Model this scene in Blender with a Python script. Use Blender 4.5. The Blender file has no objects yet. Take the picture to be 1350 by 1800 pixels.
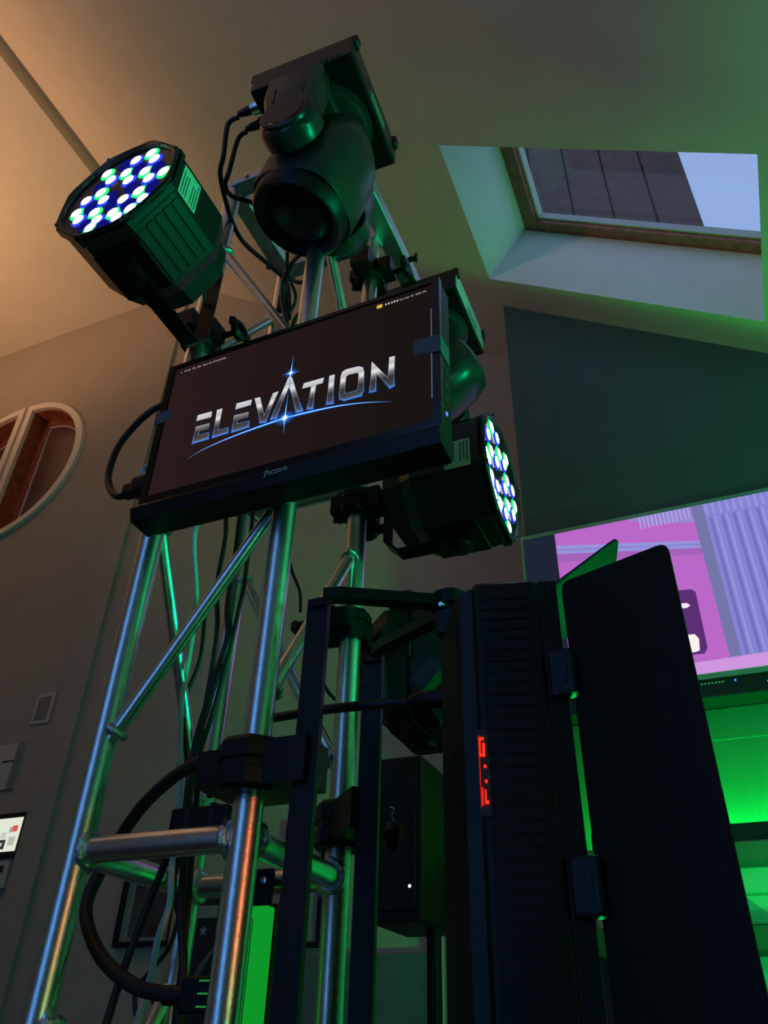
import bpy, bmesh, math, random
from mathutils import Vector, Matrix

# ------------------------------------------------------------------ camera, world, lights, exposure
scn = bpy.context.scene
COL = scn.collection
random.seed(7)
CAM_R = Vector((0.919790, 0.391608, 0.025080)); CAM_U = Vector((0.209231, -0.543496, 0.812917)); CAM_F = Vector((-0.331976, 0.742466, 0.581839))
cam_d = bpy.data.cameras.new('camera'); cam = bpy.data.objects.new('camera', cam_d); COL.objects.link(cam)
cam_d.sensor_fit = 'HORIZONTAL'; cam_d.sensor_width = 36.0; cam_d.lens = 36.0 * 1373.02 / 1350.0
cam_d.clip_start = 0.02; cam_d.clip_end = 200
mw = Matrix.Identity(4)
for i in range(3):
    mw[i][0] = CAM_R[i]; mw[i][1] = CAM_U[i]; mw[i][2] = -CAM_F[i]
mw[2][3] = 1.3
cam.matrix_world = mw
scn.camera = cam
vs = scn.view_settings
vs.view_transform = 'Standard'; vs.look = 'None'; vs.gamma = 1.0; vs.use_curve_mapping = False
vs.exposure = 0.0
try:
    scn.cycles.use_denoising = True
    scn.cycles.max_bounces = 8
    scn.cycles.sample_clamp_indirect = 4.0
except Exception:
    pass
world = bpy.data.worlds.new('dusk_sky'); scn.world = world; world.use_nodes = True
wn = world.node_tree.nodes['Background']
wn.inputs[0].default_value = (0.33, 0.48, 0.83, 1); wn.inputs[1].default_value = 1.0

def lamp(name, kind, loc, power, color, target=None, size=0.3, size_y=None, spot=None, blend=.6):
    d = bpy.data.lights.new(name, kind); d.energy = power; d.color = color
    o = bpy.data.objects.new(name, d); COL.objects.link(o); o.location = loc
    if kind == 'AREA':
        d.size = size
        if size_y: d.shape = 'RECTANGLE'; d.size_y = size_y
    else:
        d.shadow_soft_size = size
    if spot: d.spot_size = spot; d.spot_blend = blend
    if target is not None:
        v = Vector(target) - Vector(loc)
        o.rotation_euler = v.to_track_quat('-Z', 'Y').to_euler()
    return o
# warm room lamp high on the left, tall dusk-blue window in the rear wall, green wash lights of the rig on the right
lamp('warm_uplight', 'SPOT', (-4.2, 0.9, 4.0), 150, (1.0, 0.50, 0.24), target=(-3.9, 1.1, 6), size=.2, spot=2.6, blend=1.0)
lamp('rear_window_daylight', 'AREA', (-1.0, -2.55, 2.5), 20, (0.12, 0.40, 1.0), target=(-1.0, 0, 2.5), size=1.2, size_y=4.2)
lamp('green_wash_mantel', 'SPOT', (1.3, 1.0, 0.5), 120, (0.0, 1.0, 0.10), target=(0.2, 2.1, 1.45), size=.1, spot=.8, blend=.8)
lamp('green_flood_panel', 'AREA', (-0.1650, 0.860, 1.47), 17, (0.01, 1.0, 0.14), target=(4.835, 2.107, 1.47), size=.13, size_y=.5)
lamp('green_side_wash', 'AREA', (2.2, -0.4, 1.2), 5, (0.10, 1.0, 0.34), target=(0.6, 1.2, 3.4), size=.5, size_y=.5)
lamp('green_par_opposite', 'SPOT', (1.75, 1.15, 1.9), 100, (0.0, 1.0, 0.36), target=(-0.5, 0.80, 2.45), size=.10, spot=.75, blend=.5)
lamp('warm_ceiling_fill', 'SPOT', (-2.9, -1.6, 3.6), 60, (1.0, 0.62, 0.40), target=(-1.0, 0.4, 5.0), size=.15, spot=1.9, blend=1.0)  # added fill that warms the ceiling, not a lamp of the room
lamp('red_side_light', 'SPOT', (1.35, -0.05, 1.80), 17, (1.0, 0.03, 0.02), target=(-0.52, 0.795, 1.45), size=.07, spot=.13, blend=.7)

# ------------------------------------------------------------------ materials
def mat(name, base, rough=.5, metal=0.0, var=0.12, scale=18.0, bump=0.0, bscale=120.0, spec=.5):
    m = bpy.data.materials.new(name); m.use_nodes = True
    nt = m.node_tree; p = nt.nodes['Principled BSDF']
    p.inputs['Roughness'].default_value = rough; p.inputs['Metallic'].default_value = metal
    if 'Specular IOR Level' in p.inputs: p.inputs['Specular IOR Level'].default_value = spec
    tc = nt.nodes.new('ShaderNodeTexCoord')
    n = nt.nodes.new('ShaderNodeTexNoise'); n.inputs['Scale'].default_value = scale; n.inputs['Detail'].default_value = 4
    nt.links.new(tc.outputs['Object'], n.inputs['Vector'])
    r = nt.nodes.new('ShaderNodeValToRGB')
    lo = tuple(max(0, c * (1 - var)) for c in base); hi = tuple(min(1, c * (1 + var)) for c in base)
    r.color_ramp.elements[0].color = (*lo, 1); r.color_ramp.elements[1].color = (*hi, 1)
    r.color_ramp.elements[0].position = .3; r.color_ramp.elements[1].position = .7
    nt.links.new(n.outputs[0], r.inputs[0]); nt.links.new(r.outputs[0], p.inputs['Base Color'])
    if bump:
        b = nt.nodes.new('ShaderNodeBump'); b.inputs['Strength'].default_value = bump; b.inputs['Distance'].default_value = .002
        n2 = nt.nodes.new('ShaderNodeTexNoise'); n2.inputs['Scale'].default_value = bscale; n2.inputs['Detail'].default_value = 3
        nt.links.new(tc.outputs['Object'], n2.inputs['Vector'])
        nt.links.new(n2.outputs[0], b.inputs['Height']); nt.links.new(b.outputs[0], p.inputs['Normal'])
    return m

def em(name, color, strength=1.0):
    m = bpy.data.materials.new(name); m.use_nodes = True
    nt = m.node_tree; nt.nodes.clear()
    e = nt.nodes.new('ShaderNodeEmission'); e.inputs[0].default_value = (*color, 1); e.inputs[1].default_value = strength
    o = nt.nodes.new('ShaderNodeOutputMaterial'); nt.links.new(e.outputs[0], o.inputs[0])
    return m

def em_ramp(name, stops, axis='Z', strength=1.0, coord='Generated'):
    m = bpy.data.materials.new(name); m.use_nodes = True
    nt = m.node_tree; nt.nodes.clear()
    tc = nt.nodes.new('ShaderNodeTexCoord'); sp = nt.nodes.new('ShaderNodeSeparateXYZ'); r = nt.nodes.new('ShaderNodeValToRGB')
    nt.links.new(tc.outputs[coord], sp.inputs[0]); nt.links.new(sp.outputs[axis], r.inputs[0])
    els = r.color_ramp.elements
    while len(els) < len(stops): els.new(.5)
    for e, (p, c) in zip(els, stops): e.position = p; e.color = (*c, 1)
    e = nt.nodes.new('ShaderNodeEmission'); e.inputs[1].default_value = strength; nt.links.new(r.outputs[0], e.inputs[0])
    o = nt.nodes.new('ShaderNodeOutputMaterial'); nt.links.new(e.outputs[0], o.inputs[0])
    return m

def glass(name, tint=(1, 1, 1), gloss=.12, rough=.02):
    m = bpy.data.materials.new(name); m.use_nodes = True
    nt = m.node_tree; nt.nodes.clear()
    t = nt.nodes.new('ShaderNodeBsdfTransparent'); t.inputs[0].default_value = (*tint, 1)
    g = nt.nodes.new('ShaderNodeBsdfGlossy'); g.inputs['Roughness'].default_value = rough
    x = nt.nodes.new('ShaderNodeMixShader'); x.inputs[0].default_value = gloss
    o = nt.nodes.new('ShaderNodeOutputMaterial')
    nt.links.new(t.outputs[0], x.inputs[1]); nt.links.new(g.outputs[0], x.inputs[2]); nt.links.new(x.outputs[0], o.inputs[0])
    return m

ALU = mat('brushed_aluminium', (.78, .80, .83), .32, 1.0, .08, 60, .12, 300)
WELD = mat('weld_bead', (.70, .72, .76), .30, 1.0, .15, 200, .5, 500)
PARM = mat('par_can_satin_black', (.022, .023, .025), .36, 0, .15, 50, .08, 500, .5)
ALU2 = mat('mill_aluminium_bar', (.62, .64, .66), .42, 1.0, .1, 40, .1, 200)
BLK = mat('black_plastic', (.006, .0065, .007), .45, 0, .25, 60, .15, 700, .3)
BLKM = mat('black_painted_metal', (.006, .0065, .0075), .42, 0, .2, 50, .1, 500, .3)
BLKG = mat('black_gloss_shell', (.015, .016, .018), .28, 0, .15, 30, spec=.4)
SHELL = mat('dark_grey_shell', (.028, .030, .034), .30, .0, .15, 40, .05, 400)
RUB = mat('black_rubber_cable', (.008, .008, .009), .48, 0, .2, 80)
GREYC = mat('pale_grey_cable', (.72, .78, .80), .5, 0, .1, 80)
STEEL = mat('bright_screw_steel', (.75, .76, .78), .22, 1.0, .1, 90)
STICK = mat('silver_label_sticker', (.80, .84, .86), .5, 0, .1, 80)
INK = mat('label_ink', (.03, .03, .035), .6)
CEIL = mat('ceiling_paint', (.66, .61, .53), .85, 0, .03, 6, .12, 260)
WALL = mat('greige_wall_paint', (.40, .355, .29), .85, 0, .04, 5, .15, 240)
ACC = mat('dark_teal_accent_paint', (.060, .105, .110), .75, 0, .05, 5, .15, 240)
TRIM = mat('white_trim_paint', (.80, .74, .64), .5, 0, .03, 12)
WOOD = mat('brown_window_wood', (.32, .090, .045), .45, 0, .35, 30, .1, 90)
SHAFT = mat('white_shaft_plaster', (.78, .79, .76), .8, 0, .03, 8, .1, 200)
FLOOR = mat('dark_wood_floor', (.05, .032, .022), .4, 0, .3, 9, .05, 60)
SIDING = mat('brown_outdoor_siding', (.105, .062, .045), .8, 0, .25, 14, .1, 60)
GLASS = glass('clear_glazing', (.96, .97, 1.0), .06)
BLUELENS = mat('clear_lens_plate', (.008, .010, .03), .15)
LENSM = mat('dark_fresnel_lens', (.004, .004, .006), .38, 0, .1, 20, spec=.3)
DGLASS = mat('dark_front_glass', (.006, .007, .010), .06, 0, .1, 20)
TAPE = mat('matte_grey_tape', (.10, .12, .15), .55, 0, .1, 60)
SCRB = mat('screen_bezel_black', (.006, .006, .007), .25, 0, .1, 40)
WHITE_PL = mat('white_plastic_plate', (.55, .53, .48), .5, 0, .03, 30)
GREYP = mat('grey_plastic', (.22, .22, .21), .5, 0, .08, 40)

# ------------------------------------------------------------------ mesh helpers
def link(name, me, parent=None):
    o = bpy.data.objects.new(name, me); COL.objects.link(o)
    if parent: o.parent = parent
    return o

def empty(name, loc=(0, 0, 0), rz=0.0, mtx=None):
    o = bpy.data.objects.new(name, None); COL.objects.link(o)
    o.empty_display_size = .05
    if mtx is not None: o.matrix_world = mtx
    else:
        o.location = loc; o.rotation_euler = (0, 0, rz)
    return o

def tag(o, label=None, cat=None, group=None, kind=None):
    if label: o['label'] = label
    if cat: o['category'] = cat
    if group: o['group'] = group
    if kind: o['kind'] = kind
    return o

def catmull(pts, n=6):
    P = [Vector(p) for p in pts]
    if len(P) < 3: return P
    out = []
    for i in range(len(P) - 1):
        p0 = P[max(i - 1, 0)]; p1 = P[i]; p2 = P[i + 1]; p3 = P[min(i + 2, len(P) - 1)]
        for k in range(n):
            t = k / n
            out.append(.5 * ((2 * p1) + (p2 - p0) * t + (2 * p0 - 5 * p1 + 4 * p2 - p3) * t * t + (3 * p1 - p0 - 3 * p2 + p3) * t ** 3))
    out.append(P[-1]); return out

class MB:
    def __init__(s): s.bm = bmesh.new()
    def box(s, x0, x1, y0, y1, z0, z1, bev=0.0, seg=2):
        r = bmesh.ops.create_cube(s.bm, size=1)
        vsx = r['verts']
        for v in vsx:
            v.co = Vector((x0 + (v.co.x + .5) * (x1 - x0), y0 + (v.co.y + .5) * (y1 - y0), z0 + (v.co.z + .5) * (z1 - z0)))
        if bev:
            es = list({e for v in vsx for e in v.link_edges})
            bmesh.ops.bevel(s.bm, geom=es, offset=bev, segments=seg, affect='EDGES', profile=.6)
        return s
    def poly(s, pts):
        vv = [s.bm.verts.new(Vector(p)) for p in pts]
        s.bm.faces.new(vv); return s
    def rings(s, rings, cap0=True, cap1=True, closed=True):
        R = [[s.bm.verts.new(Vector(p)) for p in r] for r in rings]
        n = len(R[0])
        for a, b in zip(R[:-1], R[1:]):
            for i in range(n if closed else n - 1):
                j = (i + 1) % n
                s.bm.faces.new((a[i], a[j], b[j], b[i]))
        if cap0: s.bm.faces.new(list(reversed(R[0])))
        if cap1: s.bm.faces.new(R[-1])
        return s
    def prism(s, pts, d):
        d = Vector(d)
        return s.rings([[Vector(p) for p in pts], [Vector(p) + d for p in pts]])
    def frame(s, d):
        d = d.normalized(); a = Vector((0, 0, 1)) if abs(d.z) < .9 else Vector((1, 0, 0))
        u = d.cross(a).normalized(); return u, u.cross(d).normalized()
    def cyl(s, p0, p1, r, seg=20, r1=None, caps=True):
        p0 = Vector(p0); p1 = Vector(p1); u, w = s.frame(p1 - p0); r1 = r if r1 is None else r1
        c = [(math.cos(2 * math.pi * i / seg), math.sin(2 * math.pi * i / seg)) for i in range(seg)]
        return s.rings([[p0 + (u * a + w * b) * r for a, b in c], [p1 + (u * a + w * b) * r1 for a, b in c]], caps, caps)
    def lathe(s, p, d, prof, seg=28, cap0=True, cap1=True):
        p = Vector(p); d = Vector(d).normalized(); u, w = s.frame(d)
        c = [(math.cos(2 * math.pi * i / seg), math.sin(2 * math.pi * i / seg)) for i in range(seg)]
        return s.rings([[p + d * h + (u * a + w * b) * r for a, b in c] for h, r in prof], cap0, cap1)
    def tube(s, pts, r, seg=10, smooth=6, rfun=None):
        P = catmull(pts, smooth) if smooth else [Vector(p) for p in pts]
        R = []; u = None
        for i, p in enumerate(P):
            d = (P[min(i + 1, len(P) - 1)] - P[max(i - 1, 0)])
            if d.length < 1e-9: d = Vector((0, 0, 1))
            d.normalize()
            if u is None: u, w = s.frame(d)
            else:
                u = (u - d * u.dot(d)).normalized(); w = u.cross(d).normalized()
            rr = r if rfun is None else rfun(i / (len(P) - 1))
            R.append([p + (u * math.cos(2 * math.pi * k / seg) + w * math.sin(2 * math.pi * k / seg)) * rr for k in range(seg)])
        return s.rings(R)
    def torus(s, c, d, R, r, n=24, m=7, wob=0.0, cut=None):
        c = Vector(c); d = Vector(d).normalized(); u, w = s.frame(d); rg = []
        for i in range(n):
            a = 2 * math.pi * i / n; rad = u * math.cos(a) + w * math.sin(a)
            k = 1 + wob * random.uniform(-1, 1)
            rg.append([c + rad * (R + r * k * math.cos(2 * math.pi * j / m)) + d * (r * k * math.sin(2 * math.pi * j / m)) for j in range(m)])
        rg.append(rg[0])
        V = [[s.bm.verts.new(p) for p in g] for g in rg[:-1]]; V.append(V[0])
        for a, b in zip(V[:-1], V[1:]):
            for j in range(m):
                q = (j + 1) % m; s.bm.faces.new((a[j], a[q], b[q], b[j]))
        return s
    def xf(s, m):
        bmesh.ops.transform(s.bm, matrix=m, verts=s.bm.verts); return s
    def build(s, name, material, parent=None, smooth=False, angle=40):
        bmesh.ops.recalc_face_normals(s.bm, faces=s.bm.faces)
        me = bpy.data.meshes.new(name); s.bm.to_mesh(me); s.bm.free()
        me.materials.append(material)
        if smooth:
            for p in me.polygons: p.use_smooth = True
            try: me.set_sharp_from_angle(angle=math.radians(angle))
            except Exception: pass
        return link(name, me, parent)

def text_mesh(txt, size, material, name, parent, mtx, extrude=0.0):
    c = bpy.data.curves.new(name, 'FONT'); c.body = txt; c.size = size; c.extrude = extrude
    t = bpy.data.objects.new(name + '_curve', c); COL.objects.link(t)
    dg = bpy.context.evaluated_depsgraph_get()
    me = bpy.data.meshes.new_from_object(t.evaluated_get(dg))
    bpy.data.objects.remove(t); bpy.data.curves.remove(c)
    me.transform(mtx); me.name = name; me.materials.clear(); me.materials.append(material)
    return link(name, me, parent)

# ------------------------------------------------------------------ data (metres, room axes)
MON = {'c': (-0.4858, 0.7196, 2.1284), 'x': (0.9999, -0.024, -0.018), 'y': (0.0244, 0.999, 0.04), 'z': (0.017, -0.0406, 0.999)}
LET = {'E1a': [(-0.16632, 0.0085), (-0.13934, 0.00746), (-0.13898, -0.00395), (-0.16716, -0.00294)], 'E1b': [(-0.16581, -0.01531), (-0.13974, -0.01628), (-0.13951, -0.02673), (-0.15688, -0.0261), (-0.15753, -0.03484), (-0.13831, -0.03534), (-0.13756, -0.04678), (-0.16572, -0.04666)], 'L': [(-0.12945, 0.00703), (-0.11968, 0.00697), (-0.12035, -0.0372), (-0.10169, -0.03695), (-0.10182, -0.04603), (-0.12825, -0.04693)], 'E2a': [(-0.09285, 0.00822), (-0.06539, 0.00665), (-0.06584, -0.00367), (-0.09396, -0.00334)], 'E2b': [(-0.09428, -0.01573), (-0.06769, -0.01722), (-0.06785, -0.02708), (-0.08539, -0.02651), (-0.08635, -0.03471), (-0.06443, -0.03598), (-0.06418, -0.04646), (-0.09314, -0.04739)], 'V': [(-0.05982, 0.00721), (-0.05035, 0.00642), (-0.03784, -0.03348), (-0.02686, 0.00635), (-0.01776, 0.00703), (-0.03436, -0.04665), (-0.043, -0.04521)], 'A': [(-0.0244, -0.04454), (-0.003, 0.02816), (0.00026, 0.03195), (0.00448, 0.02652), (0.02821, -0.04587), (0.01909, -0.04484), (0.00094, 0.01092), (-0.01625, -0.04519)], 'T': [(0.02677, 0.00733), (0.06063, 0.00658), (0.05934, -0.00325), (0.04828, -0.00307), (0.0456, -0.04704), (0.0374, -0.0453), (0.04038, -0.00301), (0.02497, -0.00204)], 'I': [(0.0702, 0.00656), (0.07858, 0.00626), (0.07887, -0.0484), (0.06948, -0.04686)], 'N': [(0.13941, 0.00873), (0.16566, -0.03105), (0.16745, 0.0073), (0.1756, 0.00657), (0.17481, -0.04923), (0.16957, -0.05059), (0.14773, -0.01727), (0.14662, -0.04865), (0.13826, -0.04799)]}
LOO = [(0.09782, 0.00951), (0.11769, 0.00798), (0.12489, 0.00359), (0.12755, -0.00654), (0.12768, -0.04138), (0.12396, -0.0495), (0.09842, -0.04917), (0.09121, -0.04476), (0.08895, -0.03545), (0.08935, -0.00107), (0.09169, 0.00731)]
LOI = [(0.10218, -0.00234), (0.11627, -0.00342), (0.11861, -0.00563), (0.11904, -0.00882), (0.11892, -0.03537), (0.1166, -0.03849), (0.10057, -0.03849), (0.09824, -0.03669), (0.09748, -0.03313), (0.09794, -0.00724), (0.09889, -0.0042)]
ARC = [(-0.16913, -0.07747), (-0.14464, -0.06775), (-0.09875, -0.05934), (-0.05329, -0.05456), (0.00077, -0.0517), (0.04962, -0.05393), (0.09205, -0.05834), (0.13335, -0.06649), (0.17201, -0.078)]
STAR1 = [(0.00123, 0.0373), (0.00246, 0.07649), (0.00238, -0.00275), (-0.01519, 0.03864), (0.01818, 0.03501)]
STAR2 = [(0.00016, -0.0515), (0.00088, 0.00295), (0.00133, -0.08363), (-0.02668, -0.05044), (0.02639, -0.05119)]
TAPES = [[(-0.25209, 0.03723), (-0.2171, 0.03543), (-0.21898, 0.01207), (-0.25058, 0.01024)], [(0.2054, 0.02047), (0.24699, 0.01735), (0.24731, -0.01469), (0.20725, -0.00914)]]
CAB = {'white': [(-0.7868, 0.93, 2.1502), (-0.7849, 0.93, 2.1212), (-0.7845, 0.93, 2.0564), (-0.755, 0.93, 1.9309), (-0.7494, 0.93, 1.8306), (-0.7472, 0.93, 1.7533), (-0.7212, 0.93, 1.6116), (-0.7129, 0.93, 1.5165), (-0.7065, 0.93, 1.4711), (-0.7154, 0.93, 1.4317), (-0.717, 0.93, 1.387), (-0.7276, 0.93, 1.3333)], 'b1': [(-0.7306, 0.92, 2.1412), (-0.7114, 0.92, 2.0556), (-0.7102, 0.92, 1.9492), (-0.6961, 0.92, 1.8689), (-0.693, 0.92, 1.7925), (-0.6932, 0.92, 1.6858), (-0.6831, 0.92, 1.6041), (-0.6747, 0.92, 1.5153), (-0.667, 0.92, 1.435), (-0.6629, 0.92, 1.3335)], 'b2': [(-0.6732, 0.9, 2.1116), (-0.6681, 0.9, 1.9982), (-0.6669, 0.9, 1.891), (-0.6576, 0.9, 1.8349), (-0.6692, 0.9, 1.7668), (-0.684, 0.9, 1.6731), (-0.6833, 0.9, 1.5988), (-0.6727, 0.9, 1.5252), (-0.6647, 0.9, 1.4578), (-0.6576, 0.9, 1.4322), (-0.6483, 0.9, 1.3955), (-0.643, 0.9, 1.3328)], 'b3': [(-0.6966, 0.97, 2.1278), (-0.6936, 0.97, 2.0333), (-0.6931, 0.97, 1.9607), (-0.7021, 0.97, 1.8559), (-0.7149, 0.97, 1.7501), (-0.733, 0.97, 1.6601), (-0.7298, 0.97, 1.5893), (-0.7355, 0.97, 1.5283), (-0.7313, 0.97, 1.4917), (-0.7069, 0.97, 1.4424)], 'b4': [(-0.7484, 0.95, 1.9269), (-0.7472, 0.95, 1.9084), (-0.7425, 0.95, 1.8314), (-0.7567, 0.95, 1.7724), (-0.7522, 0.95, 1.7302), (-0.7279, 0.95, 1.6478), (-0.7069, 0.95, 1.5827)], 'b5': [(-0.6692, 0.86, 1.5372), (-0.6715, 0.86, 1.5048), (-0.6882, 0.86, 1.4458), (-0.7045, 0.86, 1.386), (-0.7143, 0.86, 1.3305)], 'b6': [(-0.7304, 0.99, 1.4878), (-0.7391, 0.99, 1.4322), (-0.7608, 0.99, 1.4057), (-0.7833, 0.99, 1.3765), (-0.7682, 0.99, 1.3355)], 'thick': [(-0.5814, 0.8, 1.6115), (-0.6219, 0.82, 1.6111), (-0.6775, 0.85, 1.607), (-0.7347, 0.87, 1.5795), (-0.7748, 0.88, 1.5344), (-0.7913, 0.88, 1.5), (-0.7907, 0.87, 1.4644), (-0.7662, 0.86, 1.43), (-0.7216, 0.85, 1.3952), (-0.6585, 0.84, 1.3687), (-0.5903, 0.84, 1.3614)], 'mon': [(-0.7821, 0.79, 2.2724), (-0.8187, 0.79, 2.2681), (-0.8506, 0.79, 2.244), (-0.8775, 0.79, 2.2023), (-0.8786, 0.785, 2.1491), (-0.8653, 0.78, 2.104), (-0.8283, 0.77, 2.0603), (-0.7915, 0.765, 2.0539)], 'par1': [(-0.7082, 0.65, 2.4922), (-0.7055, 0.66, 2.517), (-0.7017, 0.68, 2.5237), (-0.6945, 0.7, 2.4813), (-0.7054, 0.74, 2.4437), (-0.6969, 0.765, 2.3888), (-0.692, 0.78, 2.3272)], 'mh1': [(-0.642, 0.638, 2.897), (-0.668, 0.64, 2.888), (-0.6839, 0.665, 2.8256), (-0.7053, 0.69, 2.8087), (-0.7232, 0.74, 2.8), (-0.741, 0.8, 2.8007), (-0.7384, 0.85, 2.7931), (-0.6948, 0.9, 2.7524), (-0.6683, 0.93, 2.716), (-0.6508, 0.93, 2.5949)], 'mh2': [(-0.642, 0.671, 2.897), (-0.664, 0.674, 2.886), (-0.6825, 0.69, 2.8049), (-0.7034, 0.71, 2.796), (-0.7063, 0.74, 2.8004), (-0.6754, 0.78, 2.8087), (-0.6713, 0.83, 2.7926)], 'mh3': [(-0.5524, 0.8, 2.603), (-0.598, 0.84, 2.6491), (-0.6418, 0.88, 2.6631), (-0.6517, 0.9, 2.6166), (-0.631, 0.9, 2.5277), (-0.6256, 0.92, 2.4378)], 'mh4': [(-0.5862, 0.8, 2.6204), (-0.6209, 0.86, 2.6477), (-0.6346, 0.92, 2.6502), (-0.6481, 0.93, 2.6211), (-0.6614, 0.92, 2.5797), (-0.65, 0.92, 2.4472)], 'mh5': [(-0.7545, 0.96, 2.8559), (-0.7201, 0.96, 2.8281), (-0.6676, 0.96, 2.7612), (-0.6284, 0.96, 2.7325), (-0.6358, 0.96, 2.6584), (-0.6593, 0.96, 2.6128), (-0.657, 0.96, 2.4889)], 'pw': [(-0.6311, 0.95, 1.7161), (-0.5613, 0.9, 1.6946), (-0.4688, 0.86, 1.6785), (-0.4071, 0.85, 1.6727), (-0.3605, 0.85, 1.6702), (-0.3378, 0.85, 1.6679)], 'thin': [(-0.672, 1.06, 2.1023), (-0.6577, 1.06, 2.0489), (-0.6347, 1.06, 1.9961), (-0.6294, 1.06, 1.9548)], 'thin2': [(-0.5835, 1.06, 1.8348), (-0.5734, 1.06, 1.8133), (-0.5616, 1.06, 1.794), (-0.5485, 1.06, 1.7807)]}
LEDS1 = [(0.0485, 0.0734), (0.0182, 0.0718), (0.0606, 0.0485), (0.0908, -0.0065), (-0.0392, 0.0682), (-0.0246, 0.0407), (0.0059, 0.0425), (0.0178, 0.0144), (0.0491, 0.0204), (0.063, -0.0075), (-0.0364, 0.0118), (-0.0227, -0.0165), (-0.0639, 0.0052), (0.0511, -0.036), (0.0652, -0.0634), (0.0224, -0.0407), (-0.0752, -0.0231), (-0.0642, -0.0465), (-0.0321, -0.0454), (-0.02, -0.0714), (0.0102, -0.0696), (0.0224, -0.0882), (0.0457, -0.0787), (-0.0286, -0.0864)]
LEDS2 = [(-0.0424, 0.0794, 'g'), (-0.0685, 0.0423, 'b'), (-0.0081, 0.0822, 'b'), (-0.0891, -0.0127, 'g'), (-0.056, 0.0153, 'g'), (-0.0759, -0.0166, 'b'), (-0.001, 0.051, 'g'), (-0.0233, 0.0167, 'b'), (0.0485, 0.0758, 'g'), (0.0305, 0.0503, 'b'), (-0.0638, -0.0425, 'g'), (-0.0672, -0.0599, 'b'), (-0.0299, -0.0406, 'b'), (0.0425, 0.0229, 'g'), (0.0225, -0.0083, 'b'), (0.0798, 0.027, 'b'), (-0.0521, -0.0734, 'g'), (-0.0189, -0.0676, 'g'), (-0.0306, -0.0846, 'b'), (0.0337, -0.0368, 'g'), (0.014, -0.0677, 'b'), (0.0876, -0.0036, 'g'), (0.0697, -0.0341, 'b'), (0.0299, -0.0849, 'g')]

# ------------------------------------------------------------------ room shell
YG = 2.60; ZF = 5.594; SL = math.tan(math.radians(36)); XR = -2.64
XL, XW, YB = -5.2, 2.4, -2.6
def zc(x): return ZF - SL * (x - XR)
def struct(o): o['kind'] = 'structure'; return o
struct(MB().poly([(XL, YB, 0), (XW, YB, 0), (XW, YG, 0), (XL, YG, 0)]).build('floor', FLOOR))
# skylight opening in the sloped ceiling
SX0, SX1, SY0, SY1 = -.478, .434, 1.452, 2.082
cb = MB()
def cq(x0, x1, y0, y1): cb.poly([(x0, y0, zc(x0)), (x1, y0, zc(x1)), (x1, y1, zc(x1)), (x0, y1, zc(x0))])
cq(XR, SX0, YB, YG); cq(SX1, XW, YB, YG); cq(SX0, SX1, YB, SY0); cq(SX0, SX1, SY1, YG)
cb.poly([(XL, YB, ZF), (-2.72, YB, ZF), (-2.72, YG, ZF), (XL, YG, ZF)])
cb.poly([(-2.72, YB, ZF), (-2.72, YB, ZF + .10), (-2.72, YG, ZF + .10), (-2.72, YG, ZF)])  # ridge groove shaped so its own shade gives the dark band
cb.poly([(-2.72, YB, ZF + .10), (XR, YB, ZF + .10), (XR, YG, ZF + .10), (-2.72, YG, ZF + .10)])
cb.poly([(XR, YB, ZF + .10), (XR, YB, ZF), (XR, YG, ZF), (XR, YG, ZF + .10)])
struct(cb.build('ceiling', CEIL))
# gable wall with the two D-shaped halves of a round window
WZ, WR = 4.315, .50; WXR, WXL = -3.735, -3.855
NA = 40
gw = MB()
gw.poly([(XL, YG, 0), (WXL - WR, YG, 0), (WXL - WR, YG, ZF), (XL, YG, ZF)])
gw.poly([(WXR + WR, YG, 0), (XR, YG, 0), (XR, YG, ZF), (WXR + WR, YG, ZF)])
gw.poly([(XR, YG, 0), (XW, YG, 0), (XW, YG, zc(XW)), (XR, YG, ZF)])
gw.poly([(WXL, YG, 0), (WXR, YG, 0), (WXR, YG, ZF), (WXL, YG, ZF)])
for sgn, cx in ((1, WXR), (-1, WXL)):
    for k in range(NA):
        a, b = math.pi / 2 * k / NA, math.pi / 2 * (k + 1) / NA
        xa, xb, ha, hb = cx + sgn * WR * math.sin(a), cx + sgn * WR * math.sin(b), WR * math.cos(a), WR * math.cos(b)
        gw.poly([(xa, YG, WZ + ha), (xb, YG, WZ + hb), (xb, YG, ZF), (xa, YG, ZF)])
        gw.poly([(xa, YG, WZ - ha), (xb, YG, WZ - hb), (xb, YG, 0), (xa, YG, 0)])
struct(gw.build('wall_back', WALL))
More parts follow.
